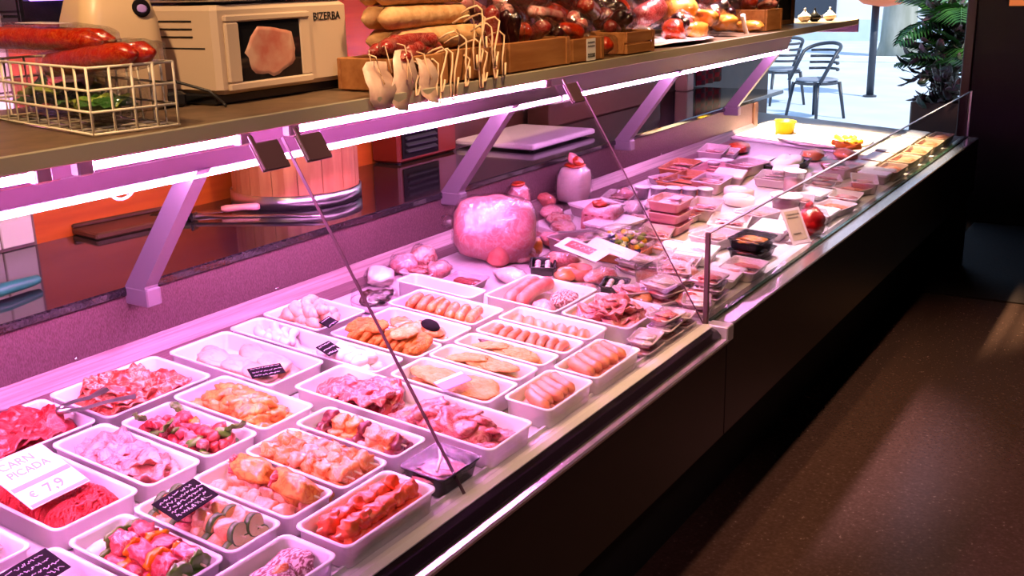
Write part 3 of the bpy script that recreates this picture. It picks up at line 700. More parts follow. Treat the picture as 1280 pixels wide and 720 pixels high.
def card(loc_m, w, h, m, label, lines=3, cm='chalk', thick=.002, group=None, marks=None):
    t = thing('price_card', label, 'price card', loc_m, group)
    link('plate', one('plate', bbox(-w / 2, w / 2, -h / 2, h / 2, 0, thick, .0006), m), t)
    rr = random.Random(int(w * 1e4) + lines)
    mb = MB()
    for k in range(lines):
        y = h * (.34 - .68 * k / max(1, lines - 1)); x = -w * .42; a = h * (.045 if k < lines - 1 else .075)
        while x < w * .36:
            l = rr.uniform(.04, .16) * w
            pts = [(x + l * i / 5, y + a * rr.uniform(-1, 1), thick + .0004) for i in range(6)]
            mb.add(tube(pts, h * .016, 4)); x += l + .03 * w
    if lines: link('chalk_marks', mb.mesh('chalk_marks', cm), t)
    return t
def lying(x, y, h, rz, rx=.0, ry=0.0):   # card pose from a pixel on the deck plane
    p = on_deck(x, y, h); return Matrix.Translation(p) @ RX(ATILT) @ RZ(rz) @ RX(rx) @ RY(ry)

G = {
 'patty': (.85, 1.10, 1.03, 1.148, 'white tray with marbled meat patties next to the red skewers tray'),
 'redsk': (1.115, 1.362, 1.03, 1.152, 'white tray of red sausage-meat skewers by the front ledge'),
 'pork': (1.528, 1.692, 1.03, 1.54, 'extra long white tray of red and pale pork pieces'),
 'zuc': (1.0, 1.12, 1.165, 1.405, 'white tray with zucchini and chicken skewers'),
 'rolls': (1.126, 1.247, 1.165, 1.405, 'white tray with two orange glazed rolls on sticks'),
 'kebab': (1.255, 1.388, 1.158, 1.408, 'white tray heaped with orange chicken skewers'),
 'octo': (1.398, 1.506, 1.158, 1.415, 'white tray of chicken skewers with dark purple pieces'),
 'pepper': (.875, .994, 1.165, 1.405, 'white tray of beef skewers with orange and green peppers'),
 'corner': (.745, .867, 1.165, 1.41, 'white tray with a black card and little red meat beside the pepper skewers'),
 'fatty': (.70, .848, 1.43, 1.69, 'white tray of fat-edged pink meat beside the minced beef'),
 'mince': (.885, 1.056, 1.435, 1.69, 'white tray of bright red minced beef with a large white card'),
 'veal': (1.066, 1.192, 1.432, 1.71, 'white tray of pale pink veal slices'),
 'stir': (1.2, 1.334, 1.432, 1.685, 'white tray of diced red beef mixed with peppers'),
 'orange': (1.342, 1.493, 1.432, 1.70, 'white tray of yellow-orange marinated chicken'),
 'darkred': (.93, 1.19, 1.72, 1.90, 'white tray of deep red beef slices by the steel back'),
 'tongs': (1.2, 1.476, 1.71, 1.905, 'white tray of orange-red sliced meat with the steel tongs'),
 'fillet': (1.5, 1.682, 1.572, 1.895, 'white tray of pale chicken fillets with a black card'),
 'white': (1.69, 1.802, 1.44, 1.90, 'long white tray of white sausages and white balls'),
 'wings': (1.81, 2.0, 1.715, 1.91, 'white tray of pale chicken wings'),
 'gold': (1.812, 1.926, 1.42, 1.69, 'white tray heaped with golden breaded cutlets'),
 'bits': (1.934, 2.064, 1.43, 1.69, 'white tray with a few orange cutlets and a dark pot'),
 'esc1': (1.702, 1.838, 1.155, 1.42, 'white tray of pale breaded cutlets with a violet card'),
 'esc2': (1.844, 1.94, 1.165, 1.42, 'white tray of breaded cutlets behind the violet card'),
 'esc3': (1.946, 2.036, 1.165, 1.42, 'white tray of breaded cutlets with a dark shiny streak'),
 'saus1': (1.748, 1.95, 1.03, 1.152, 'white tray of thick sausages next to the long pork tray'),
 'saus2': (1.957, 2.19, 1.03, 1.152, 'white tray of thick sausages next to the flat film packs'),
 'thin': (2.044, 2.148, 1.16, 1.425, 'white tray of thin sausages behind the thick sausages'),
 'fing': (2.072, 2.228, 1.44, 1.72, 'white tray of orange finger sausages behind the golden cutlets'),
 'smoked': (2.156, 2.272, 1.16, 1.43, 'white tray of orange smoked slices under film'),
 'empty': (2.236, 2.33, 1.56, 1.82, 'nearly empty white tray by the dark blood sausage pack'),
 'cooked': (2.283, 2.53, 1.325, 1.555, 'white tray with two long cooked sausages and a netted piece'),
 'hamsl': (2.285, 2.51, 1.115, 1.318, 'white tray of rolled ham slices beside the flat film packs'),
}
for k, (a, b, c, d, lab) in G.items(): tray(k, a, b, c, d, lab)

def scatter(key, n, names, mk, label, cat, group, z=(.018, .042), layers=2, seed=1, tilt=.35, shrink=.88, yr=(-1, 1), align=None):
    fm, hx, hy = TRAYS[key]; rr = random.Random(seed)
    cy, hh = (yr[0] + yr[1]) / 2 * hy, (yr[1] - yr[0]) / 2 * hy
    per = math.ceil(n / layers); k = 0
    for l in range(layers):
        zz = z[0] + (z[1] - z[0]) * (l / max(1, layers - 1)); s = shrink * (1 - .22 * l)
        for x, y in spots(min(per, n - k), hx * s, hh * s, seed + l):
            rz = rr.uniform(0, 6.28) if align is None else align + rr.uniform(-.25, .25)
            item(names, mk(rr), key, x, y + cy, zz + rr.uniform(-.003, .003), rz, rr.uniform(-tilt, tilt), rr.uniform(-tilt, tilt), label, cat, group); k += 1

# patties
for i, (x, y, rz) in enumerate(((.085, .003, .1), (.015, -.008, -.2), (-.06, .004, .3))):
    item('meat_patty', v_blob('patty', .047, .038, .018, i, .12, 1.5, 3), 'patty', x, y, .026 + .004 * i, rz, 0, -.25, 'marbled brown and white meat patty in the tray nearest the red skewers', 'meat patty', 'marbled patties')
item('garnish', v_blob('orange_chicken', .014, .010, .008, 2), 'patty', .04, -.012, .048, label='small orange piece lying on the marbled patties', cat='garnish')
# red skewers, along X
for i, (y, z) in enumerate(((-.034, .024), (-.002, .024), (.030, .024), (-.020, .047), (.016, .048))):
    skewer('redsk', .004 * (i % 2), y, z, R_.uniform(-.05, .05), .185, rep('meat_chunk', 'red_sausage', 6), 'skewer of bright red meat lumps in the front white tray', 'bright red skewers', .0165, .016, i)
# zucchini skewers, along Y
zs = [('zucchini_slice', '', .5, 1), ('meat_chunk', 'peach_chicken', 1.1, 1), ('zucchini_slice', '', .5, 1), ('meat_chunk', 'peach_chicken', 1.1, 1), ('meat_chunk', 'pork_pale', .9, .9), ('zucchini_slice', '', .5, 1), ('meat_chunk', 'peach_chicken', 1.1, 1), ('zucchini_slice', '', .5, 1)]
for i, (x, z) in enumerate(((-.030, .026), (.001, .026), (.032, .026), (-.014, .050), (.02, .050))):
    skewer('zuc', x, .002, z, math.pi / 2 + R_.uniform(-.06, .06), .185, zs, 'skewer of zucchini slices and pale chicken', 'zucchini skewers', .0185, .012, 20 + i)
# glazed rolls
for i, (x, z, y) in enumerate(((-.026, .024, 0), (.022, .022, .0))):
    skewer('rolls', x, y, z, math.pi / 2, .18, rep('meat_chunk', 'peach_chicken', 5), 'flat skewer of peach coloured chicken under the glazed rolls', 'peach skewers under the rolls', .02, .012, 40 + i)
for i, (y, x) in enumerate(((.048, .026), (-.052, .022))):
    t = skewer('rolls', x, y, .052, math.pi / 2 + .06 - .1 * i, .09, [('glazed_roll', 'yellow_chicken', 1, 1.25), ('dark_end', 'pork_red', .16, .8)], ['fat orange glazed meat roll with stick ends near the steel back', 'fat orange glazed meat roll close to the red skewers'][i], 'glazed rolls', .021, .018, 50 + i, 'meat roll')
# kebabs, octopus, pepper skewers
for i, (x, z) in enumerate(((-.042, .025), (-.012, .025), (.018, .025), (.045, .025), (-.028, .048), (.004, .049), (.034, .047))):
    skewer('kebab', x, .0, z, math.pi / 2 + R_.uniform(-.08, .08), .19, rep('meat_chunk', 'orange_chicken', 3) + rep('meat_chunk', 'peach_chicken', 1) + rep('meat_chunk', 'orange_chicken', 2), 'skewer of shiny orange chicken lumps in the heaped tray', 'orange chicken skewers', .0175, .018, 60 + i)
os_ = [('dark_piece', 'octopus', .5, .9), ('meat_chunk', 'orange_chicken', 1, 1), ('meat_chunk', 'peach_chicken', 1, 1), ('dark_piece', 'octopus', .6, 1), ('meat_chunk', 'yellow_chicken', 1, 1), ('meat_chunk', 'orange_chicken', 1, .9), ('dark_piece', 'octopus', .7, 1)]
for i, (x, z) in enumerate(((-.033, .025), (-.002, .025), (.03, .025), (.010, .046))):
    skewer('octo', x, .0, z, math.pi / 2 + R_.uniform(-.08, .08), .195, os_, 'chicken skewer with dark purple pieces between orange lumps', 'chicken skewers with purple pieces', .017, .012, 70 + i)
bs = [('pepper_piece', 'pepper_green', .35, 1.05), ('meat_chunk', 'beef', 1.1, 1.05), ('pepper_piece', 'pepper_orange', .5, 1.05), ('meat_chunk', 'beef', 1.1, 1.05), ('pepper_piece', 'pepper_orange', .3, .9), ('meat_chunk', 'pork_red', 1, 1), ('pepper_piece', 'pepper_green', .3, 1)]
for i, (x, z) in enumerate(((-.030, .026), (.004, .026), (.034, .026), (-.012, .052), (.022, .052))):
    skewer('pepper', x, -.02, z, math.pi / 2 + R_.uniform(-.08, .08), .165, bs if i % 2 else bs[::-1], 'beef skewer with orange and green pepper pieces', 'beef and pepper skewers', .0185, .012, 80 + i)
item('glare_oval', cached('onion', lambda: one('onion', blob(.032, .018, .016, 3, .08), 'white_meat', True)), 'pepper', -.02, .088, .022, .35, 0, 0, 'white oval in place of a lamp reflection at the end of the pepper skewers tray', 'onion')  # solid white oval stands in for a lamp's reflection in the glass
scatter('corner', 4, 'beef_slice', lambda r: v_slab('beef', .040, .034, .012, r.randrange(4)), 'small red beef slice under the black card', 'beef slice', 'red slices under the black card', (.016, .028), 2, 3, .3, .5, (-.6, .2))
# fat-edged meat, veal, deep red beef, orange-red slices
scatter('fatty', 8, 'meat_slice', lambda r: v_slab('fatty', .062, .05, .018, r.randrange(4), .02), 'fat-edged pale pink meat slice beside the minced beef', 'meat slice', 'fat-edged slices', (.024, .05), 2, 4, .25, .75)
scatter('veal', 15, 'veal_slice', lambda r: v_slab('veal', .062, .044, .010, r.randrange(5), .022), 'pale pink thin veal slice, loosely folded', 'veal slice', 'veal slices', (.018, .044), 3, 5, .2, .86)
scatter('darkred', 18, 'beef_slice', lambda r: v_slab('beef', .068, .05, .010, r.randrange(5), .026), 'deep red thin beef slice, folded, by the steel back', 'beef slice', 'deep red beef slices', (.018, .046), 3, 6, .24, .9)
scatter('tongs', 24, 'meat_slice', lambda r: v_slab('beef_orange', .060, .042, .010, r.randrange(5), .026), 'orange-red thin meat slice in the tray with the tongs', 'meat slice', 'orange-red slices', (.018, .048), 3, 7, .26, .9)
# minced beef: a mound with worm strands, nobody could count the strands
def mince_mesh():
    mb = MB(); rr = random.Random(3); fm, hx, hy = TRAYS['mince']
    def hgt(x, y):
        e = max(0, 1 - (x / hx) ** 4) * max(0, 1 - (y / hy) ** 4)
        return .012 + .044 * e * (1 - .55 * math.exp(-((x + .01) / .02) ** 2 - ((y - .02) / .05) ** 2)) + .012 * noise.noise(Vector((x * 30, y * 30, 1)))
    nx, ny = 26, 36; v = []; f = []
    for j in range(ny + 1):
        for i in range(nx + 1):
            x = (-1 + 2 * i / nx) * hx * .93; y = (-1 + 2 * j / ny) * hy * .95; v.append((x, y, max(.008, hgt(x, y))))
    for j in range(ny):
        for i in range(nx): f.append((j * (nx + 1) + i, j * (nx + 1) + i + 1, (j + 1) * (nx + 1) + i + 1, (j + 1) * (nx + 1) + i))
    mb.add((v, f))
    for k in range(420):
        x = rr.uniform(-.85, .85) * hx; y = rr.uniform(-.88, .88) * hy; a = rr.gauss(.5, .5); l = rr.uniform(.015, .04); pts = []
        for i in range(5):
            t = i / 4 - .5; xx = x + math.cos(a) * l * t; yy = y + math.sin(a) * l * t + .003 * math.sin(t * 5 + k)
            xx = max(-hx * .95, min(hx * .95, xx)); yy = max(-hy * .95, min(hy * .95, yy)); pts.append((xx, yy, hgt(xx, yy) + .0012))
        mb.add(tube(pts, .0026, 5))
    return mb.mesh('minced_beef', 'mince', True)
mo = link('minced_beef', mince_mesh(), None, TRAYS['mince'][0]); tag(mo, 'heap of bright red minced beef strands in a white tray', 'minced beef', None, 'stuff')
# diced beef with peppers
fm, hx, hy = TRAYS['stir']; rr = random.Random(9)
for l, (z, sc, n) in enumerate(((.018, .9, 26), (.034, .82, 26), (.048, .72, 22))):
    for x, y in spots(n, hx * sc, hy * sc, 30 + l, .5):
        q = rr.random()
        if q < .62: nm, m, s, lab, g = 'beef_cube', 'beef' if q < .45 else 'pork_red', (.016, .012, .010), 'small dark red beef cube among peppers', 'beef cubes among peppers'
        elif q < .76: nm, m, s, lab, g = 'onion_strip', 'onion', (.018, .006, .004), 'pale onion strip among diced beef', 'onion strips'
        elif q < .90: nm, m, s, lab, g = 'orange_pepper_piece', 'pepper_orange', (.014, .011, .005), 'orange pepper piece among diced beef', 'orange pepper pieces'
        else: nm, m, s, lab, g = 'green_pepper_piece', 'pepper_green', (.020, .013, .005), 'dark green pepper piece among diced beef', 'green pepper pieces'
        item(nm, v_blob(m, *s, rr.randrange(3), .35, 1.6, 2, .8), 'stir', x, y, z, rr.uniform(0, 6), rr.uniform(-.6, .6), rr.uniform(-.6, .6), lab, nm.split('_')[-2] if 'pepper' in nm else nm.split('_')[0], g)
for i, (x, y) in enumerate(((.04, .07), (-.045, .09), (.045, -.085), (-.05, .02))):
    item('green_leaf_piece', v_slab('pepper_green', .022, .014, .003, i, .008), 'stir', x, y, .060, i, .7, .5, 'curled green pepper skin standing up from the diced beef', 'pepper', 'green skins on the diced beef')
scatter('orange', 34, 'chicken_piece', lambda r: v_blob('yellow_chicken', .032, .022, .014, r.randrange(5), .4, 1.4, 3), 'yellow-orange marinated chicken piece', 'chicken', 'marinated chicken pieces', (.018, .048), 3, 12, .4, .88)
scatter('fillet', 10, 'chicken_fillet', lambda r: v_blob('chicken', .062, .036, .014, r.randrange(4), .22, 1.1, 3), 'smooth pale chicken fillet in a white tray', 'chicken', 'chicken fillets', (.018, .036), 2, 13, .15, .85, align=1.2)
scatter('pork', 11, 'pork_chop', lambda r: v_slab('pork_red', .056, .038, .016, r.randrange(5), .016), 'dark pink pork chop at the steel-back end of the long tray', 'pork chop', 'dark pink chops in the long tray', (.020, .046), 2, 14, .3, .85, (.1, .95), align=.4)
scatter('pork', 26, 'pork_piece', lambda r: v_blob('pork_pale', .036, .026, .013, r.randrange(6), .42, 1.5, 3), 'pale mottled pork piece at the ledge end of the long tray', 'pork', 'pale pork pieces in the long tray', (.018, .046), 3, 15, .4, .92, (-.97, .15))
# white sausages and balls, wings, breaded things
scatter('white', 14, 'white_sausage', lambda r: v_caps('white_meat', .085, .012, r.randrange(3), .008), 'white fresh sausage at the steel-back end of the long tray', 'sausage', 'white sausages', (.018, .044), 2, 16, .12, .75, (.1, .95), align=.9)
scatter('white', 18, 'white_ball', lambda r: v_blob('white_meat', .021, .020, .018, r.randrange(4), .18, 1.3, 3), 'round white ball in the long tray beside the golden cutlets', 'white ball', 'white balls', (.022, .042), 2, 17, .4, .78, (-.95, .05))
scatter('wings', 16, 'chicken_wing', lambda r: v_caps('chicken', .082, .016, r.randrange(4), .018, .006), 'pale raw chicken wing, stacked with others in a white tray', 'chicken wing', 'chicken wings', (.024, .058), 3, 18, .25, .85, align=.7)
fm, hx, hy = TRAYS['gold']
for i in range(10):
    y = -.105 + .021 * i
    item('golden_cutlet', v_slab('golden', .046, .032, .018, i % 4, .008, .15), 'gold', .004 * (i % 3) - .004, y, .040 + .004 * (i % 3), .15, -.95, .1, 'golden brown breaded cutlet leaning in a row', 'breaded cutlet', 'golden leaning cutlets')
item('pale_cutlet', v_slab('breaded', .046, .034, .015, 7, .006, .12), 'gold', .0, -.055, .076, .5, -.15, .1, 'large pale cutlet lying on top of the golden cutlets', 'breaded cutlet')
for i, (y, z) in enumerate(((.03, .072), (.07, .066), (-.095, .060))):
    item('golden_cutlet', v_slab('golden', .044, .030, .015, i, .006, .15), 'gold', .002, y, z, 1.2 + i, -.25, .2, 'golden brown cutlet lying across the leaning row', 'breaded cutlet', 'golden cutlets on top')
scatter('bits', 8, 'orange_cutlet', lambda r: v_slab('orange_chicken', .038, .030, .016, r.randrange(3), .006, .15), 'orange cutlet beside the dark sauce pot', 'cutlet', 'orange cutlets', (.020, .036), 2, 19, .2, .7)
item('sauce_pot', one('dark_lid', lathe([(.024, 0), (.025, .004), (.020, .010), (.004, .012)], 20), 'card_black', True), 'bits', -.006, -.045, .052, 0, .3, .1, 'small dark round sauce pot on the orange cutlets', 'sauce pot')
for k, n, sd in (('esc1', 8, 21), ('esc2', 7, 22), ('esc3', 6, 23)):
    scatter(k, n, 'breaded_cutlet', lambda r: v_slab('breaded', .066, .042, .012, r.randrange(4), .008, .18), {'esc1': 'large pale breaded cutlet under the violet card', 'esc2': 'large pale breaded cutlet behind the violet card', 'esc3': 'large pale breaded cutlet beside the dark streak'}[k], 'breaded cutlet', 'cutlets ' + k[-1] + ' rows', (.018, .044), 2, sd, .15, .72, align=1.4)
item('sauce_streak', one('sauce_streak', slab(.05, .010, .006, 3, .003, .2), 'blood', True), 'esc3', .018, .05, .040, 1.35, 0, 0, 'dark shiny strip lying on the breaded cutlets', 'strip')
# sausages
def sausrow(key, n, m, L, r, lab, g, ang, layers=2, seed=0):
    fm, hx, hy = TRAYS[key]; rr = random.Random(seed); along = hx if abs(math.cos(ang)) < .7 else hy; k = 0
    for l in range(layers):
        nn = n - 2 * l
        for i in range(nn):
            mg = L / 2 * abs(math.cos(ang) if along == hx else math.sin(ang)) + r * .6; o = (-1 + 2 * i / (nn - 1)) * (along - mg) * (1 - .10 * l)
            x, y = (o, rr.uniform(-.006, .006)) if along == hx else (rr.uniform(-.008, .008), o)
            item('sausage', v_caps(m, L, r, rr.randrange(3), .006), key, x, y, .008 + r + l * r * 1.7, ang + rr.uniform(-.15, .15), 0, 0, lab, 'sausage', g); k += 1
sausrow('saus1', 7, 'sausage', .092, .0135, 'thick pinkish-brown sausage, stacked in the tray by the long pork tray', 'thick sausages by the pork tray', 1.15, 2, 1)
sausrow('saus2', 7, 'sausage', .092, .0145, 'thick orange-brown sausage, stacked in the tray by the film packs', 'thick sausages by the film packs', 1.15, 2, 2)
sausrow('thin', 10, 'sausage', .085, .011, 'thin pinkish sausage in a row', 'thin sausages', .25, 2, 3)
sausrow('fing', 9, 'orange_chicken', .10, .013, 'orange finger sausage in a row', 'orange finger sausages', .35, 2, 4)
sausrow('smoked', 7, 'salmon', .085, .018, 'orange smoked piece in a row', 'orange smoked pieces', .5, 1, 5)
for i, y in enumerate((.055, .015)):
    item('cooked_sausage', v_caps('sausage_pink', .215, .020, i, .012), 'cooked', .0, y, .040 + .006 * i, .12, 0, 0, 'long pink cooked sausage beside the netted meat', 'sausage', 'long cooked sausages')
item('netted_meat', v_blob('patty', .06, .036, .022, 3, .15, 1.2, 3), 'cooked', .02, -.058, .034, .2, 0, 0, 'netted pale pink piece of meat lying beside the cooked sausages', 'meat')
item('netted_meat', v_blob('ham', .04, .03, .02, 4, .2, 1.2, 3), 'cooked', -.07, -.05, .032, .8, 0, 0, 'small smooth pink ham piece in the cooked sausage tray', 'ham')
scatter('hamsl', 22, 'ham_slice', lambda r: v_slab('ham_slice', .052, .036, .005, r.randrange(5), .02, .15, .02), 'rolled pink ham slice with a white rim', 'ham slice', 'rolled ham slices', (.020, .052), 3, 25, .45, .86)
scatter('empty', 2, 'meat_slice', lambda r: v_slab('fatty', .03, .05, .008, r.randrange(2), .008), 'pale slice left in the nearly empty tray', 'meat slice', 'slices in the nearly empty tray', (.016, .022), 1, 26, .1, .4)

# cards
card(lying(333, 464, .058, -.45, .25), .075, .036, 'card_black', 'black card with chalk writing on the chicken fillets', 3)
card(lying(232, 625, .088, .12, .3), .098, .055, 'card_black', 'black card with chalk writing on the zucchini skewers', 5)
card(lying(38, 718, .06, .1, .3), .10, .055, 'card_black', 'black card with chalk writing in the tray by the pepper skewers', 4)
card(lying(411, 436, .066, .1, .35), .050, .040, 'card_black', 'small black card on the white balls', 3)
card(lying(411, 403, .070, .25, .35), .050, .030, 'card_black', 'small black card on the chicken wings', 2)
vc = card(lying(566, 477, .070, -.15, .25), .085, .034, 'card_violet', 'violet card lying on the pale breaded cutlets', 0)
link('header_band', one('header_band', vbox(-.042, .042, .008, .0165, .0021, .0026), 'card_white'), vc)
# big white card of the minced beef
cm = lying(46, 595, .086, .05, .3)
bc = card(cm, .115, .125, 'card_white', 'large white card reading CARN PICADA on the minced beef', 0)
link('lettering', text_mesh('CARN', .024, 'ink_pink'), bc, TR(-.006, .044, .0022)); link('lettering', text_mesh('PICADA', .022, 'ink_pink'), bc, TR(0, .020, .0022))
link('violet_band', one('violet_band', vbox(-.055, .055, -.016, -.006, .0021, .0026), 'card_violet'), bc)
link('lettering', text_mesh('7,9', .030, 'ink_pink'), bc, TR(.006, -.036, .0022)); link('lettering', text_mesh('€', .020, 'card_violet'), bc, TR(-.034, -.036, .0022))
link('violet_band', one('violet_band', vbox(-.055, .055, -.0605, -.054, .0021, .0026), 'card_violet'), bc)
# steel tongs lying over two trays
h0 = on_deck(86, 512, .066); e1 = on_deck(134, 487, .082); e2 = on_deck(170, 496, .078)
tg = thing('steel_tongs', 'steel serving tongs resting on the orange-red slices', 'tongs', Matrix.Translation(h0))
bend = [Vector((.0, 0, 0)) + Vector((-.012, .012, .004)) * k for k in (0, 1)]
def arm(e, off):
    e = e - h0; a = Vector(off); n_ = e.cross(Vector((0, 0, 1))).normalized()
    pts = [a, a + e * .2 + n_ * .004, e * .6, e * .85, e]; ws = [.010, .011, .011, .014, .016]; v = []
    for p, w_ in zip(pts, ws): v += [p + n_ * w_ + Vector((0, 0, .002)), p + Vector((0, 0, .005)), p - n_ * w_ + Vector((0, 0, .002)), p + Vector((0, 0, .0))]
    f = [(0, 1, 2, 3), (19, 18, 17, 16)]
    for i in range(4):
        for k in range(4): f.append((i * 4 + k, (i + 1) * 4 + k, (i + 1) * 4 + (k + 1) % 4, i * 4 + (k + 1) % 4))
    return mesh('arm', v, f, 'steel', False)
link('arm', arm(e1, (-.004, .010, .006)), tg); link('arm', arm(e2, (-.004, -.010, 0)), tg)
link('spring_bow', one('spring_bow', tube([(-.004 - .018 * math.sin(math.pi * k / 8), .010 - .020 * k / 8, .003 + .003 * (1 - k / 8)) for k in range(9)], .006, 8), 'steel', True), tg)
# black film-wrapped pack by the ledge
def filmpack(fm, sx, sy, h, tm, label, cat='meat pack', group=None, filling=None, film='film', sticker=None, stripe=0, lid=None):
    t = thing('film_pack', label, cat, fm, group)
    link('pack_tray', cached(('pk', sx, sy, h, tm), lambda: one('pack_tray', dish(sx, sy, h, .012, .002, .010, .004), tm, True)), t)
    if filling:
        m, n, kind = filling; rr = random.Random(int(sx * 1e4) + n)
        for i in range(n):
            x = (-1 + (2 * i + 1) / n) * sx * .72
            if kind == 'slice': me = v_slab(m, round(sx * 1.3 / n + .012, 3), round(sy * .72, 3), .008, i % 3, .006); link('slice', me, t, TR(x, 0, h * .55 + .003 * (i % 2)) @ RY(.25))
            else: me = v_blob(m, round(sx * .8 / n + .004, 3), round(sy * .7, 3), round(h * .42, 3), i % 3, .25); link('piece', me, t, TR(x, 0, h * .5))
    if film:
        n = 6; v = []; f = []
        for j in range(n + 1):
            for i in range(n + 1):
                u, w_ = -1 + 2 * i / n, -1 + 2 * j / n; v.append((u * sx * .99, w_ * sy * .99, h + .0015 + .004 * (1 - u * u) * (1 - w_ * w_) + .0012 * noise.noise(Vector((u * 3, w_ * 3, sx * 90)))))
        for j in range(n):
            for i in range(n): f.append((j * (n + 1) + i, j * (n + 1) + i + 1, (j + 1) * (n + 1) + i + 1, (j + 1) * (n + 1) + i))
        link('film', mesh('film', v, f, film), t)
    if lid: link('lid', one('lid', bbox(-sx * .99, sx * .99, -sy * .99, sy * .99, h + .001, h + .006, .002), lid), t)
    if sticker: link('sticker', one('sticker', vbox(-sx * .4, sx * .4, -sy * .6, -sy * .05, h + .0065, h + .0072), sticker), t)
    return t
bp = filmpack(frame(1.446, 1.090, .001), .062, .052, .046, 'black_tray', 'black tray of pork under shiny film by the front ledge', filling=('ham', 3, 'slice'))
link('bone', one('bone', tube([(-.04, -.02, .048), (.0, .0, .050), (.03, .025, .049)], [.003, .004, .003]), 'white_meat', True), bp)
# ------------------------------------------------------------------ middle of the counter: wrapped meats, cards, packs
def dpose(px, py, h=0.0, rz=0.0):
    p = on_deck(px, py, h); return Matrix.Translation(p) @ RX(ATILT) @ RZ(rz)
# large wrapped ham: barrel body, cut face, crumpled film
hm = thing('wrapped_ham', 'very large pink ham in crumpled clear film, the biggest piece on the deck', 'ham', frame(2.72, 1.80, .0, -.95))
def barrel(L, r, seed, fl=.8, n=26):
    rings = []
    for i in range(13):
        t = i / 12; x = (t - .5) * L; e = 1 - (2 * t - 1) ** 2; k = (.58 + .42 * e ** .5) if 0 < i < 12 else .45
        ring = []
        for j in range(n):
            a = 2 * math.pi * j / n; d = Vector((x * 6, math.cos(a), math.sin(a))); q = 1 + .20 * noise.noise(d * 1.1 + Vector((seed, 0, 0))) + .07 * noise.noise(d * 3.3) + .03 * noise.noise(d * 8)
            ring.append((x, r * k * q * math.cos(a), r * fl * k * q * math.sin(a) + r * fl * .96))
        rings.append(ring)
    return loft(rings)
link('meat', one('meat', barrel(.255, .104, 2, 1.02), 'ham', True), hm)
link('film', one('film', barrel(.268, .110, 2, 1.0), 'film', True), hm)
link('film_knot', one('film_knot', blob(.03, .022, .02, 4, .4, 2), 'film', True), hm, TR(-.14, .0, .12))
p = on_deck(622, 332, 0)
sl = thing('cut_sausage', 'thick cut sausage end standing against the large wrapped ham', 'sausage', Matrix.Translation(p) @ RX(ATILT - .25) @ RZ(.4))
link('casing', one('casing', lathe([(.020, 0), (.036, .012), (.040, .05), (.036, .09), (.030, .10)], 18), 'sausage_pink', True), sl, RX(.25)); link('clip', one('clip', lathe([(.005, .1), (.010, .108), (.004, .116)], 8), 'steel', True), sl, RX(.25))
tag(link('smoked_piece', one('smoked_piece', blob(.035, .03, .03, 6, .2), 'cheese', True), None, dpose(668, 308, .03, .4)), 'small orange smoked piece beside the large wrapped ham', 'smoked meat')
# piece with red top leaning behind the ham
def roll(name, px, py, r, h, m, topm, lab, rz=0, lean=0.0):
    t = thing(name, lab, 'meat roll', dpose(px, py, 0, rz))
    link('body', one('body', blob(r * 1.02, r * 1.02, h * .52, r * 40, .14, 1.4, 3, .72), m, True), t, RX(lean) @ TR(0, 0, h * .5))
    link('cut_face', one('cut_face', slab(r * .72, r * .66, .012, 3, .004, .1), topm, True), t, RX(lean) @ TR(0, 0, h + .002))
    link('film', one('film', blob(r * 1.08, r * 1.08, h * .545, r * 40, .18, 1.9, 3, .72), 'film', True), t, RX(lean) @ TR(0, 0, h * .52))
    return t
roll('ham_roll', 650, 275, .04, .13, 'ham', 'chorizo', 'upright pink roll with a red cut top just behind the large ham', .3, -.1)
r2 = roll('wrapped_roll', 716, 255, .062, .15, 'white_meat', 'chorizo', 'round speckled roll in film with a red cut face on top', .2)
link('red_wedge', one('red_wedge', slab(.036, .024, .02, 3, .004, .1), 'chorizo', True), r2, TR(-.004, -.012, .168) @ RX(.7)); link('pink_rim', one('pink_rim', slab(.042, .030, .022, 5, .004, .1), 'ham', True), r2, TR(.006, .006, .172) @ RX(.8))
nm = thing('netted_ham', 'square pink ham pressed with a basket net pattern', 'ham', dpose(752, 287, 0, .2))
link('block', one('block', loft([rring(.07 - i, .062 - i, .02, z) for i, z in ((.008, 0), (0, .012), (0, .07), (.012, .088))]), 'ham', True), nm)
for j in range(3):
    for i in range(4):
        for s in range(4):
            w_ = (.062 if s % 2 == 0 else .07)
            link('net_dent', cached('nd', lambda: one('net_dent', blob(.010, .002, .004, 1, .1, 1, 1), 'pork_red', True)), nm, RZ(s * math.pi / 2) @ TR((-.75 + .5 * i + .12 * (j % 2)) * .055, -w_, .02 + .022 * j))
link('red_slice', one('red_slice', slab(.045, .03, .01, 2, .012), 'chorizo', True), nm, TR(0, .01, .093))
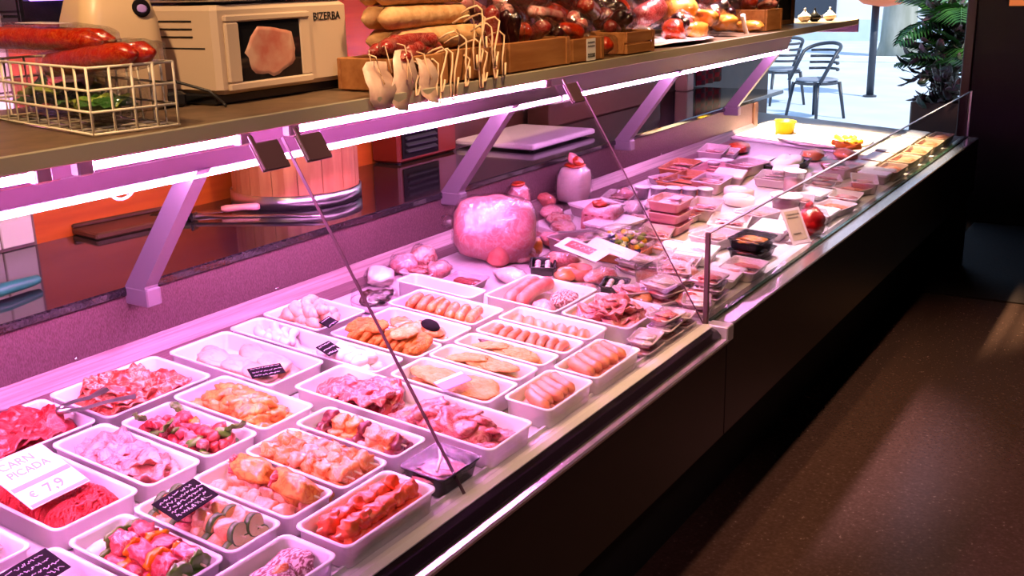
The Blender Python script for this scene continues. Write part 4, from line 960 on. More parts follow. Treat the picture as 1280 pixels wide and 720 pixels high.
# loose wrapped bits
def wrapped(px, py, sx, sy, sz, m, lab, rz=0, seed=1, cat='wrapped meat', group=None):
    t = thing('wrapped_piece', lab, cat, dpose(px, py, sz * .9, rz), group)
    link('meat', v_blob(m, sx, sy, sz, seed, .22, 1.3, 3), t)
    link('film', cached(('wf', sx, sy, sz, seed), lambda: one('film', blob(sx * 1.08, sy * 1.08, sz * 1.08, seed + sx * 90, .3, 1.9, 3), 'film', True)), t)
    return t
for i, (px, py, sx, sy, sz, m, rz, lab) in enumerate([
    (505, 330, .05, .04, .03, 'ham', .4, 'pale wrapped piece by the steel back near the blood sausage'), (528, 322, .05, .04, .035, 'fatty', .1, 'fatty wrapped piece touching the large ham'),
    (475, 345, .05, .04, .028, 'white_meat', .6, 'white wrapped piece between wings tray and blood sausage'), (548, 338, .045, .035, .028, 'veal', .2, 'pink wrapped piece below the large ham'),
    (690, 265, .06, .04, .025, 'ham', .5, 'flat wrapped ham piece between ham and speckled roll'), (705, 285, .06, .04, .022, 'fatty', .9, 'flat pale wrapped piece under the red card'),
    (680, 250, .05, .03, .03, 'sausage_pink', 1.2, 'pink wrapped sausage behind the large ham'), (780, 245, .05, .035, .03, 'ham', .1, 'wrapped ham piece by the speckled roll'),
    (790, 262, .06, .04, .028, 'white_meat', .7, 'white glossy bag beside the salad tray'), (822, 258, .05, .04, .028, 'white_meat', .2, 'second white glossy bag touching the stacked tubs')]):
    wrapped(px, py, sx, sy, sz, m, lab, rz, i)
# blood sausage under a dome, cured slices
bsn = thing('blood_sausage_pack', 'clear round pack with dark blood sausage slices', 'meat pack', frame(2.13, 1.80, .002))
link('base', one('base', lathe([(.05, 0), (.062, .006), (.066, .022), (.06, .022), (.05, .008)], 24), 'tray_clear', True), bsn)
for i in range(5): link('slice', v_slab('blood', .034, .024, .012, i % 3, .010), bsn, TR(-.03 + .016 * i, .012 * (i % 2) - .004, .030 + .004 * (i % 2)) @ RZ(.8 * i) @ RX(.3))
link('lid', one('lid', lathe([(.066, .022), (.062, .045), (.04, .056), (.002, .058)], 24, False), 'film', True), bsn)
filmpack(frame(2.40, 1.70, .002, .1), .075, .055, .030, 'tray_clear', 'clear tray of cured dark slices with green herbs below the large ham', filling=('cured', 5, 'slice'))
filmpack(frame(2.43, 1.86, .002, .2), .07, .05, .028, 'tray_clear', 'clear tray of pale slices by the steel back', filling=('fatty', 4, 'slice'))
# black trays with white balls
def darktray(px, py, rz, lab):
    t = thing('olive_tray', lab, 'tray', dpose(px, py, 0, rz))
    link('pack_tray', cached('dt', lambda: one('pack_tray', dish(.055, .04, .03, .01), 'black_tray', True)), t)
    for i in range(6): link('white_ball', v_blob('white_meat', .009, .009, .008, i % 2, .1, 1, 2), t, TR(-.03 + .03 * (i % 3), -.015 + .03 * (i // 3), .022))
    for i in range(8): link('dark_olive', v_blob('blood', .010, .009, .008, i % 2, .1, 1, 2), t, TR(-.038 + .024 * (i % 4), -.02 + .038 * (i // 4), .018))
    return t
darktray(678, 340, .5, 'small black tray of dark olives and white balls below the red card')
darktray(768, 365, .3, 'small black tray of dark olives and white balls behind the ham slices')
tag(link('small_bowl', one('small_bowl', lathe([(.022, 0), (.034, .02), (.038, .042), (.034, .042), (.03, .02), (.018, .006)], 20), 'sausage_pink', True), None, dpose(724, 350, 0)), 'little brown bowl beside the leaning red card', 'bowl')
for i, (px, py, m, lab) in enumerate(((708, 343, 'salmon', 'orange smoked fish piece beside the little brown bowl'), (735, 365, 'fatty', 'pale wrapped piece beside the olive tray'), (800, 372, 'orange_chicken', 'orange folded slice below the clear cup'), (785, 385, 'salmon', 'orange slice beside the clear cup, next to the olives'))):
    wrapped(px, py, .045, .03, .022, m, lab, .5 * i, i)
# leaning cards with red and white faces
rc = thing('price_card', 'red and white card leaning beside the large ham', 'price card', dpose(727, 312, .075, -1.95) @ RX(.35))
link('plate', one('plate', bbox(-.10, .10, -.030, .030, 0, .002, .0006), 'card_white'), rc); link('red_face', one('red_face', vbox(-.07, .05, -.012, .022, .0021, .0026), 'card_red'), rc)
mb = MB(); 
for k in range(5): mb.add(tube([(-.05 + .022 * k, .0, .003), (-.042 + .022 * k, .012, .003), (-.036 + .022 * k, .004, .003)], .0015, 4))
link('printed_marks', mb.mesh('printed_marks', 'card_white'), rc)
wc = thing('price_card', 'long white card standing between the red card and the salad', 'price card', dpose(768, 312, .070, -1.95) @ RX(.45))
link('plate', one('plate', bbox(-.11, .09, -.022, .022, 0, .002, .0006), 'card_white'), wc); link('grey_line', one('grey_line', vbox(-.02, .04, -.008, -.004, .0021, .0026), 'alu'), wc)
tag(link('steel_knife', mesh('steel_knife', [(-.07, -.010, 0), (-.07, .010, 0), (.05, .010, 0), (.07, -.006, 0), (-.07, -.010, .002), (-.07, .010, .002), (.05, .010, .002), (.07, -.006, .002)], [(3, 2, 1, 0), (4, 5, 6, 7), (0, 1, 5, 4), (1, 2, 6, 5), (2, 3, 7, 6), (3, 0, 4, 7)], 'steel', False), None, dpose(722, 290, .06, -.7)), 'short shiny steel blade lying behind the red card', 'knife')
# salad tray
sd = thing('salad_tray', 'wooden-coloured tray piled with mixed green, white and blue salad pieces', 'salad', frame(3.06, 1.52, .002, .05))
link('tray', one('tray', dish(.16, .105, .03, .02), 'sausage', True), sd)
rr = random.Random(8)
for i in range(85):
    x, y = rr.uniform(-.13, .13), rr.uniform(-.08, .08); e = (1 - (x / .15) ** 2) * (1 - (y / .1) ** 2)
    q = rr.random(); m = 'salad' if q < .42 else 'leaf' if q < .55 else 'white_meat' if q < .72 else 'olive_blue' if q < .85 else 'yellow'
    link('salad_piece', v_blob(m, .015, .011, .009, i % 2, .25, 1.5, 1), sd, TR(x, y, .022 + .035 * e * rr.random()) @ RZ(rr.uniform(0, 6)) @ RX(rr.uniform(-.6, .6)))
link('bag_film', one('bag_film', blob(.155, .10, .05, 4, .15, 1.2, 3), 'film', True), sd, TR(0, 0, .035))
# clear cup with orange filling
def cup(mw, r, h, m, lab, lidm='clearplastic', cat='cup', group=None, fill=.7):
    t = thing('deli_cup', lab, cat, mw, group)
    link('cup', one('cup', lathe([(r * .82, .0), (r * .84, .002), (r, h), (r * 1.05, h), (r * 1.05, h + .003), (r * .97, h + .002), (r * .8, .004)], 22), 'clearplastic', True), t)
    link('filling', one('filling', lathe([(r * .78, .004), (r * (.80 + .15 * fill), h * fill), (r * .3, h * fill + .006)], 22), m, True), t)
    link('lid', one('lid', lathe([(r * 1.06, h + .003), (r * 1.06, h + .007), (r * .9, h + .007), (r * .88, h + .004)], 22), lidm, True), t)
    return t
cup(dpose(812, 358, 0), .048, .055, 'salmon', 'clear cup of orange spread with a flat clear lid')
# heap of flat film packs by the low glass post
PK = [('sliced ham', 'ham_slice'), ('pale turkey slices', 'white_meat'), ('streaky bacon', 'fatty'), ('white bacon', 'white_meat'), ('pork loin', 'pork_pale')]
k = 0
for (x, y, sx, sy, lay, rz, where) in [(2.28, 1.068, .055, .034, 2, 0, 'beside the thick sausages'), (2.40, 1.068, .055, .034, 3, .02, 'beside the ham slices tray'), (2.50, 1.068, .036, .034, 2, -.03, 'by the tall glass end'),
        (2.64, 1.08, .06, .04, 2, .3, 'by the glass post'), (2.66, 1.19, .06, .045, 3, -.25, 'in front of the clear cup'), (2.78, 1.10, .06, .042, 3, .15, 'under the pink stacked tray'),
        (2.80, 1.22, .06, .05, 3, .5, 'between clear cup and pink tray'), (2.60, 1.26, .05, .04, 2, -.5, 'beside the orange slices'), (2.92, 1.27, .07, .05, 2, .1, 'below the stacked pink tubs'), (2.88, 1.38, .06, .045, 2, -.2, 'below the salad tray')]:
    for l in range(lay):
        nm_, m = PK[k % 5]; k += 1
        filmpack(frame(x + .004 * (k % 3), y, .002 + l * .024, rz + .06 * ((k * 7) % 5 - 2)), sx, sy, .017, 'tray_clear', 'film pack of %s %s, %s of its pile' % (nm_, where, ('lowest', 'second', 'third')[l]), 'meat pack', 'flat film packs', (m, 3, 'slice'))
# stacks of tubs and trays
for l in range(3):
    filmpack(frame(3.40, 1.50, .002 + l * .040, .05), .078, .062, .036, 'pinktub', ['pink tub at the bottom of the tall stack', 'pink tub in the middle of the tall stack', 'pink tub topping the tall stack, with a dark label'][l], 'tub', 'stacked pink tubs', ('ham', 2, 'blob'), sticker='card_violet' if l == 2 else None)
t_ = filmpack(frame(3.06, 1.10, .003, .04), .082, .058, .034, 'tray_clear', 'empty-looking clear pink tray by the low glass screen', 'tray', None, ('sausage_pink', 2, 'slice'))
for l in range(2):
    filmpack(frame(3.27, 1.15, .003 + l * .036, -.05), .080, .058, .032, 'cured_tray' if 'cured_tray' in MATS else 'black_tray', ['dark film tray at the bottom of the pair beside the leaning card', 'dark film tray with pale filling on top of the pair'][l], 'tray', 'dark film trays', ('cured' if l == 0 else 'cheese', 3, 'slice'))
j = 0
WH = [('white paper packet', 'card_white'), ('pale pink packet', 'tub'), ('clear packet of red slices', 'tray_clear'), ('cream packet', 'paper')]
FAR = [(3.12, 1.28, .08, .06, .03, 'beside the pink stacked tubs'), (3.14, 1.40, .06, .05, .03, 'by the salad tray'), (3.33, 1.30, .09, .06, .04, 'behind the dark film trays'), (3.56, 1.34, .10, .07, .035, 'in front of the white tubs'), (3.58, 1.19, .09, .06, .03, 'behind the leaning card'), (3.60, 1.52, .08, .06, .03, 'between pink stack and white tubs'),
       (3.74, 1.30, .08, .06, .04, 'beside the pale bowl'), (3.76, 1.15, .09, .06, .025, 'by the red bag'), (3.92, 1.12, .08, .055, .03, 'behind the red bag'), (4.08, 1.11, .08, .06, .03, 'among the white papers'), (4.10, 1.26, .08, .06, .03, 'beside the tall container'), (4.26, 1.12, .08, .06, .035, 'behind the white papers'), (4.28, 1.25, .08, .055, .02, 'behind the tall container'), (4.44, 1.14, .08, .06, .03, 'in front of the red-brown packs'), (4.46, 1.28, .08, .06, .025, 'near the black tray')]
for (x, y, sx, sy, h, wh) in FAR:
    nm_, m = WH[j % 4]; j += 1
    filmpack(frame(x, y, .002, .08 * ((j * 5) % 7 - 3)), sx, sy, h, m, 'flat %s %s' % (nm_, wh), 'packet', 'flat packets on the far deck', (('ham_slice', 'pork_red', 'salmon', 'fatty')[j % 4], 3, 'slice') if j % 4 != 1 else None, lid='card_white' if j % 4 == 1 else None)
busy = [(f[0], f[1]) for f in FAR] + [(3.06, 1.10), (3.27, 1.15), (3.40, 1.50), (3.06, 1.52), (3.97, 1.27), (4.24, 1.33), (3.95, 1.45), (4.08, 1.50), (4.12, 1.72), (4.42, 1.70), (4.36, 1.88), (4.42, 1.46), (4.70, 1.86), (4.74, 1.52), (3.44, 1.05), (3.68, 1.085), (3.20, 1.84)] + [(3.78 + .035 * i, 1.79 - .052 * i) for i in range(5)]
rr = random.Random(21); nf = 0
KIND = [('white paper parcel', 'card_white', None), ('pale pink film tray', 'tub', 'ham_slice'), ('clear tray of bacon', 'tray_clear', 'fatty'), ('clear tray of red meat', 'tray_clear', 'pork_red'), ('white lidded box', 'tub', None)]
WHERE = [(3.2, 'near the salad tray'), (3.6, 'around the stacked pink tubs'), (3.95, 'around the white tubs'), (4.3, 'around the soft cheeses'), (4.7, 'around the long black tray'), (9, 'short of the doorway end board')]
for gi in range(9):
    for gj in range(5):
        x = 2.98 + .225 * gi + rr.uniform(-.03, .03); y = 1.12 + .175 * gj + rr.uniform(-.02, .02)
        if x > 4.86 and y < 1.3: continue
        if min(math.hypot((x - a) * .9, (y - b) * 1.2) for a, b in busy) < .085: continue
        kn_, tm, fl = KIND[(gi * 3 + gj * 2) % 5]; wh = [w_ for lim, w_ in WHERE if x < lim][0]
        filmpack(frame(x, y, .002, rr.uniform(-.35, .35)), .078 + .012 * (nf % 3), .056 + .008 * (nf % 2), .028 + .01 * (nf % 3), tm, '%s %s, set loosely between larger things' % (kn_, wh), 'packet', 'loose packets of the far deck', (fl, 3, 'slice') if fl else None, lid='card_white' if not fl else None); nf += 1
for i in range(16):
    px, py = [(655, 318), (690, 300), (640, 345), (700, 325), (752, 345), (738, 300), (770, 300), (812, 330), (842, 330), (860, 345), (845, 365), (872, 320), (840, 310), (865, 372), (826, 345), (700, 275)][i]
    wrapped(px, py, .055, .038, .022, ('fatty', 'ham', 'white_meat', 'pork_pale', 'ham_slice')[i % 5], '%s piece in clear film %s' % (('fatty', 'smooth pink', 'white', 'mottled', 'rosy')[i % 5], 'beside the cards and the large ham' if i < 7 or i == 15 else 'in the heap by the glass post'), .7 * i, i % 6, 'wrapped meat', 'film-wrapped pieces in the middle heap')
lc = thing('price_card', 'beige and pink price card leaning against the low glass', 'price card', Matrix.Translation(on_deck(1002, 305, .0)) @ RZ(-.45) @ RX(1.05) @ TR(0, .065, 0))
link('plate', one('plate', bbox(-.045, .045, -.065, .065, 0, .003, .001), 'tub'), lc); link('beige_face', one('beige_face', vbox(-.034, .034, -.05, .056, .0031, .0036), 'kraft'), lc)
mb = MB()
for (yy, n_) in ((.04, 6), (.028, 5), (-.03, 4)):
    for i in range(n_): mb.add(tube([(-.026 + .010 * i, yy, .004), (-.022 + .010 * i, yy + .006, .004), (-.018 + .010 * i, yy, .004)], .0012, 4))
link('printed_marks', mb.mesh('printed_marks', 'ink'), lc)
rb = thing('red_bag', 'bright red knotted bag by the low glass screen', 'bag', frame(3.68, 1.085, .0))
link('pouch', one('pouch', blob(.058, .05, .05, 5, .28, 1.5, 3), 'redbag', True), rb, TR(0, 0, .048)); link('knot', one('knot', blob(.016, .014, .022, 2, .4, 2), 'redbag', True), rb, TR(.0, .01, .10)); link('film', one('film', blob(.064, .056, .055, 5, .35, 1.9, 3), 'film', True), rb, TR(0, 0, .05))
for i in range(5):
    x = 3.78 + .035 * i; y = 1.79 - .052 * i
    cup(frame(x, y, .002), .030, .042, 'tub', 'white round tub in the row by the steel back', 'card_white', 'tub', 'row of white tubs', .9)
cup(frame(3.97, 1.27, .002), .058, .055, 'pinktub', 'pale pink bowl with a cream lid beside the tall container', 'paper', 'bowl')
cup(frame(4.24, 1.33, .002), .045, .10, 'pinktub', 'tall pink container behind the pale bowl', 'card_white', 'container')
for (x, y, m, lab) in ((3.95, 1.45, 'paper', 'round cream cheese with a dark rim behind the pale bowl'), (4.08, 1.50, 'white_meat', 'round white cheese behind the cream one')):
    t = thing('soft_cheese', lab, 'cheese', frame(x, y, .002)); link('wheel', one('wheel', lathe([(.055, 0), (.062, .006), (.062, .028), (.055, .034)], 22), m, True), t); link('label', one('label', lathe([(.03, .0342), (.03, .035)], 16), 'card_white'), t)
# big shallow film trays at the back
for i, (x, y, sx, sy, m, lab) in enumerate([(4.12, 1.72, .16, .10, 'sausage', 'wide brown tray of sliced meats behind the white tubs'), (4.42, 1.70, .13, .11, 'pinktub', 'wide pink film tray behind the soft cheeses'), (4.36, 1.88, .14, .06, 'sausage', 'narrow brown tray along the steel back'), (4.42, 1.46, .11, .08, 'tray_clear', 'wide clear tray beside the black tray'), (4.70, 1.86, .12, .06, 'tray_clear', 'box-like clear tray at the steel back')]):
    filmpack(frame(x, y, .002, .05 * i), sx, sy, .035 if i < 4 else .06, m, lab, 'tray', None, (('salmon', 'ham_slice', 'fatty', 'cured', 'ham')[i], 5, 'slice'))
bt = filmpack(frame(4.74, 1.52, .002, .0), .16, .07, .040, 'black_tray', 'long black tray with a white paper-covered filling', 'tray', None, None, film=None)
link('paper_fill', one('paper_fill', slab(.15, .062, .03, 4, .012, .1, 6, 24), 'card_white', True), bt, TR(0, 0, .038))
# far end: packs in warm light
E5 = [('salmon-coloured', 'salmon'), ('orange', 'cheese'), ('grey-lidded', 'alu'), ('pale', 'paper'), ('red-brown', 'cured')]
k = 0
for r in range(5):
    for c in range(2):
        x = 4.92 + .27 * r; y = 1.10 + .125 * c; nm_, m = E5[(k * 2 + r) % 5]; k += 1
        filmpack(frame(x, y, .002, .03 * (k % 3 - 1)), .115, .052, .032 + .012 * (k % 2), 'kraft', '%s deli pack %s, %s from the dark doorway wall' % (nm_, 'along the low glass' if c == 0 else 'in the second file', ('fifth', 'fourth', 'third', 'second', 'first')[r]), 'deli pack', 'packs at the far end', (m, 3, 'blob') if m != 'alu' else None, lid='alu' if m == 'alu' else None)
for i, (x, y, m, lab) in enumerate([(5.08, 1.50, 'salmon', 'orange-red piece on white paper before the carrots'), (5.0, 1.84, 'chorizo', 'red piece beside the long black tray at the steel back'), (4.86, 1.34, 'cured', 'dark red packet beside the long black tray'), (5.2, 1.38, 'salmon', 'orange packet by the carrots')]):
    wrapped(0, 0, .08, .05, .025, m, lab, .3 * i, i).matrix_basis = frame(x, y, .024, .2 * i)
cbd = thing('paper_board', 'white paper-covered board under the carrots', 'board', frame(5.62, 1.62, .002))
link('board', one('board', bbox(-.30, .40, -.26, .42, 0, .012, .003), 'card_white'), cbd); link('paper', one('paper', slab(.30, .24, .004, 3, .006, .05, 6, 24), 'paper', True), cbd, TR(-.02, -.02, .022))
for i in range(14):
    q = on_deck(1060 + 11 * math.cos(i * 2.4) * (i / 14) ** .5, 178 + 8 * math.sin(i * 2.4) * (i / 14) ** .5, .04)
    tag(link('carrot', cached(('car', i % 3), lambda: one('carrot', tube([(-.055, 0, 0), (-.05, 0, 0), (0, .004, 0), (.05, 0, 0)], [.005, .015, .012, .003]), 'carrot', True)), None, Matrix.Translation(q) @ RZ(i * 1.9) @ RY(.15)), 'small orange carrot in the pile on white paper', 'carrot', 'pile of carrots')
ycp = thing('yellow_cup', 'small yellow cup on the white doorway end board', 'cup', Matrix.Translation(on_deck(980, 168, .016)) @ RX(ATILT))
link('cup', one('cup', lathe([(.045, 0), (.055, .07), (.058, .07), (.058, .074), (.052, .072), (.042, .006)], 20), 'yellow', True), ycp); link('content', one('content', lathe([(.04, .01), (.05, .062), (.01, .066)], 16), 'yellow', True), ycp)

# ------------------------------------------------------------------ things on the serving shelf
def shp(px, py, h=0.0): return at_z(px, py, SH + h + .0005)
# wire basket
B0 = shp(118, 172); ba = math.atan2(1.816 - 1.467, 1.145 - 1.078) - math.pi / 2
bk = thing('wire_basket', 'cream wire basket beside the rounded machine', 'basket', Matrix.Translation(B0) @ RZ(ba))
bw, bd_, bh = .150, .40, .108
def wires(p): return one('wire', tube(p, .0024, 6), 'wire', True)
for z in (.004, .039, .073, bh):
    o = link('hoop_wire', wires([(0, 0, z), (bw, 0, z), (bw, bd_, z), (0, bd_, z), (0, 0, z)]), bk)
for i in range(5):
    x = bw * i / 4
    link('upright_wire', wires([(x, 0, bh), (x, 0, .004), (x, bd_, .004), (x, bd_, bh)]), bk)
for i in range(1, 10):
    y = bd_ * i / 10
    link('upright_wire', wires([(0, y, bh), (0, y, .004), (bw, y, .004), (bw, y, bh)]), bk)
BM = Matrix.Translation(B0) @ RZ(ba)
def vac(mw, sx, sy, sz, m, lab, cat='vacuum pack', group=None, seed=0, n=2, sticker=False):
    t = thing('vacuum_pack', lab, cat, mw, group)
    for i in range(n):
        y = (i - (n - 1) / 2) * sy * 1.5 / n
        link('sausage', v_caps(m, round(sx * 1.75, 3), round(min(sz, sy / n) * .95, 3), i + seed, .006, .003), t, TR(0, y, 0))
    link('bag', cached(('vb', sx, sy, sz, seed), lambda: one('bag', blob(sx, sy * 1.05, sz * 1.25, seed + 3, .10, 2.2, 3, .6), 'film', True)), t)
    if sticker: link('label', one('label', vbox(-.05, .05, -sy * .5, sy * .5, sz * 1.18, sz * 1.2), 'paper'), t)
    return t
vac(BM @ TR(.085, .13, .112) @ RZ(math.pi / 2 + .1) @ RY(.10), .16, .045, .022, 'chorizo', 'shiny red sausages in a clear bag on top of the basket rim', seed=1)
vac(BM @ TR(.065, .27, .145) @ RZ(math.pi / 2 + .28) @ RY(-.02), .17, .04, .022, 'chorizo', 'red sausage bag with a pale label lying at the back of the basket', seed=2, sticker=True)
gb = thing('greens_bag', 'clear bag of dark green leaves inside the wire basket', 'vegetables', BM @ TR(.075, .2, .05))
rr = random.Random(2)
for i in range(16): link('leaf', v_slab('leaf' if i % 3 else 'salad', .045, .022, .004, i % 4, .012), gb, TR(rr.uniform(-.035, .035), rr.uniform(-.15, .14), rr.uniform(-.025, .02)) @ RZ(rr.uniform(0, 6)) @ RX(rr.uniform(-.9, .9)))
link('bag', one('bag', blob(.066, .19, .042, 6, .12, 2.0, 3, .7), 'film', True), gb)
# rounded cream machine
sm = thing('rounded_machine', 'cream rounded machine housing with a dark round badge behind the basket', 'appliance', TR(1.362, 1.765, SH + .0005) @ RZ(-.30))
link('housing', one('housing', loft([rring(.078 - i, .082 - i, .034 + (.034 - i if i > .02 else .03) * 0, z, 7) for i, z in ((.008, 0), (0, .012), (0, .12), (.003, .17), (.012, .205), (.026, .23), (.043, .24))]), 'cream', True), sm)
link('badge', one('badge', lathe([(.017, 0), (.017, .003), (.012, .004)], 18), 'card_black', True), sm, TR(.035, -.076, .19) @ RX(math.pi / 2 - .25))
link('badge_face', one('badge_face', slab(.010, .008, .001, 1, .0, .1, 3, 14), 'card_violet', True), sm, TR(.035, -.0805, .189) @ RX(math.pi / 2 - .25))
link('plinth', one('plinth', bbox(-.06, .09, -.07, .07, 0, .03, .006), 'handle_dark'), sm, TR(.02, 0, 0))
# weighing scale with picture screen
sx0, sx1, sy0 = 1.472, 1.872, 1.60
sc_ = thing('weighing_scale', 'beige shop scale with a picture screen and steel pan on the shelf', 'scale', TR(sx0, sy0, SH + .0005) @ RZ(.02))
W_, D_, H_ = sx1 - sx0, .28, .195
link('foot_tray', one('foot_tray', bbox(.0, W_ - .01, .015, D_ - .01, 0, .022, .004), 'handle_dark'), sc_)
link('body', one('body', bbox(0, W_, 0, D_, .020, H_ * .98, .010), 'cream2'), sc_)
link('side_seam', one('side_seam', vbox(-.0006, 0, .03, D_ - .02, .108, .111), 'handle_dark'), sc_)
for k in range(3): link('vent_slot', one('vent_slot', bbox(-.002, .0, .06, .17, .130 + .015 * k, .133 + .015 * k, .0005), 'handle_dark'), sc_)
link('screen_frame', MB().add(bbox(.02, .265, -.010, .0, .026, .042, .003)).add(bbox(.02, .265, -.010, .0, .158, .172, .003)).add(bbox(.02, .056, -.010, .0, .042, .158, .003)).add(bbox(.235, .265, -.006, .0, .042, .158, .002)).mesh('screen_frame', 'cream2'), sc_)
link('screen', one('screen', bbox(.056, .235, -.004, -.0005, .042, .158, .001), 'screen'), sc_)
link('screen_picture', one('screen_picture', slab(.074, .050, .0008, 4, .0, .22, 6, 28), 'ham_print', True), sc_, TR(.146, -.0048, .098) @ RX(math.pi / 2))
link('maker_name', text_mesh('BIZERBA', .0235, 'ink', True), sc_, TR(.328, -.0008, .158) @ RX(math.pi / 2))
link('pan', one('pan', loft([rring(W_ / 2 * .9, D_ / 2 * .9, .03, 0), rring(W_ / 2, D_ / 2, .03, .006), rring(W_ / 2, D_ / 2, .03, .030), rring(W_ / 2 - .012, D_ / 2 - .012, .03, .036), rring(W_ / 2 - .02, D_ / 2 - .02, .03, .026)]), 'steel', True), sc_, TR(W_ / 2, D_ / 2, H_ * .98 + .003))
link('cable', one('cable', tube([(-.06, .12, .05), (-.04, .08, .05), (-.01, .02, .03), (.0, -.005, .008), (-.01, -.02, .004)], .003, 6), 'handle_dark', True), sc_)
# wooden crates
def crate(x0, x1, y0, h, lab, d=.15, gap=False):
    t = thing('wooden_crate', lab, 'crate', TR(x0, y0, SH + .001)); L = x1 - x0
    if gap:
        for z0, z1 in ((.002, h * .46), (h * .52, h)): link('front_board', one('front_board', bbox(0, L, 0, .010, z0, z1, .002), 'wood'), t)
    else: link('front_board', one('front_board', bbox(0, L, 0, .010, .002, h, .002), 'wood'), t)
    link('back_board', one('back_board', bbox(0, L, d - .01, d, .002, h, .002), 'wood'), t)
    for x in (0, L - .01): link('side_board', one('side_board', bbox(x, x + .01, .010, d - .01, .002, h, .002), 'wood'), t)
    link('base_board', one('base_board', bbox(.01, L - .01, .01, d - .01, 0, .006, .001), 'wood'), t)
    link('corner_post', one('corner_post', bbox(L - .022, L - .004, -.003, 0, .002, h, .001), 'wood'), t)
    return t
CR = [(at_y(490, 110, 1.432).x, 2.0, 1.432, .070, 'wooden crate under the stacked tan sausages'), (2.012, 2.245, 1.432, .074, 'wooden crate with strings hanging over its front'), (2.262, 2.565, 1.432, .074, 'wooden crate with dark vacuum packs standing in it'),
      (2.585, 2.765, 1.432, .064, 'wooden crate with a white price label on its front'), (2.91, 3.10, 1.43, .066, 'slatted wooden crate before the pink paper'), (4.22, 4.40, 1.46, .085, 'wooden crate at the doorway end of the shelf')]
for i, (a, b, y, h, lab) in enumerate(CR): crate(a, b, y, h, lab, gap=(i == 4))
pl_ = thing('crate_label', 'white price label stuck on a crate front', 'price label', TR(2.68, 1.4285, SH + .033) @ RX(math.pi / 2))
link('sheet', one('sheet', vbox(-.026, .026, -.030, .030, 0, .001), 'card_white'), pl_)
mb = MB()
for yy in (.018, .008, -.014, -.020):
    for i in range(6): mb.add(tube([(-.02 + .007 * i, yy, .0015), (-.017 + .007 * i, yy + .004, .0015), (-.015 + .007 * i, yy, .0015)], .0009, 4))
link('printed_marks', mb.mesh('printed_marks', 'ink'), pl_)
# tan cured sausages stacked
for i, (z, y, x) in enumerate(((.100, 1.500, 2.06), (.150, 1.510, 2.03), (.201, 1.515, 2.03), (.252, 1.52, 2.03), (.100, 1.556, 2.06), (.150, 1.566, 2.04), (.202, 1.572, 2.04))):
    t = thing('cured_sausage', 'long tan dry-cured sausage lying in the stack beside the scale', 'sausage', TR(x, y, SH + z) @ RZ(.03 * ((i * 3) % 4 - 1)), 'tan cured sausages')
    link('casing', v_caps('fuet', .36, .026, i % 3, .004, .003), t)
    link('string', one('string', tube([(.175, 0, 0), (.19, .0, .004), (.197, -.01, -.02), (.195, -.015, -.05)], .0016, 5), 'string', True), t)
for i, (x, y, z) in enumerate(((1.88, 1.478, .085), (1.93, 1.470, .100), (1.96, 1.47, .078), (1.86, 1.462, .095), (1.90, 1.455, .070))):
    t = thing('red_chorizo', 'short dark red chorizo in the crate beside the scale', 'sausage', TR(x, y, SH + z) @ RZ(.15 * i - .2), 'short red chorizos')
    link('casing', v_caps('cured', .16, .017, i % 3, .008, .004), t)
    link('string', one('string', tube([(-.08, 0, 0), (-.09, -.01, .004), (-.092, -.02, -.03), (-.088, -.022, -.05)], .0016, 5), 'string', True), t)
# strings and clear tags hanging over the shelf edge
rr = random.Random(4)
for i, (px, top, bot, lean) in enumerate([(563, 62, 128, 2), (585, 70, 110, -3), (598, 50, 112, 3), (607, 62, 104, -2), (617, 60, 100, 2), (628, 40, 96, 1), (572, 40, 122, -4), (545, 75, 132, 3), (523, 78, 122, -3), (590, 20, 90, 4), (604, 18, 80, -5), (612, 30, 88, 6), (622, 22, 84, -4), (580, 45, 100, 5), (556, 60, 118, -5), (600, 8, 62, 6)]):
    a, b = at_y(px, top, 1.424), at_y(px + lean, bot, 1.402)
    pts = [a + Vector((-.022, .04, -.016)), a + Vector((-.014, .022, -.004)), a + Vector((-.004, .006, .002)), a + Vector((.004, -.002, -.008)), a.lerp(b, .3) + Vector((.006, 0, 0)), a.lerp(b, .6) - Vector((.004, 0, 0)), a.lerp(b, .95), b + Vector((.008, 0, .004)), a.lerp(b, .7) + Vector((.012, 0, 0))]
    tag(link('hanging_string', one('hanging_string', tube(pts, .0026, 5), 'string', True)), 'pale looped string hanging from the cured sausages over the shelf edge', 'string', 'hanging sausage strings')
for i, (px, top, bot, w_, ln) in enumerate(((470, 76, 136, .046, 10), (506, 62, 138, .040, -4), (530, 72, 128, .034, 10))):
    a, b = at_y(px, top, 1.426), at_y(px + ln, bot, 1.398)
    v = []
    for t in range(6):
        p = a.lerp(b, t / 5); ww = w_ * (.35 + .65 * math.sin(math.pi * (.18 + .72 * t / 5))); yo = .006 * math.sin(t * 1.7 + i)
        v += [p + Vector((-ww, yo, .006 * (t % 2))), p + Vector((0, yo + .006, 0)), p + Vector((ww, yo, -.004))]
    f = [(r * 3 + c, r * 3 + c + 1, r * 3 + c + 4, r * 3 + c + 3) for r in range(5) for c in range(2)]
    t = thing('hanging_tag', ['broad translucent paper tag hanging closest to the scale', 'long translucent paper tag between two others', 'narrow translucent paper tag closest to the crates'][i], 'tag', Matrix.Translation(b))
    o = link('sheet', mesh('sheet', v, f, 'tag'), t, Matrix.Translation(-b)); s_ = o.modifiers.new('thick', 'SOLIDIFY'); s_.thickness = .0012
    link('string', one('string', tube([a + Vector((0, .02, .012)), a + Vector((0, 0, .008)), a + Vector((.004, -.004, -.02)), a.lerp(b, .5) + Vector((.01, -.004, 0))], .0018, 5), 'string', True), t, Matrix.Translation(-b))
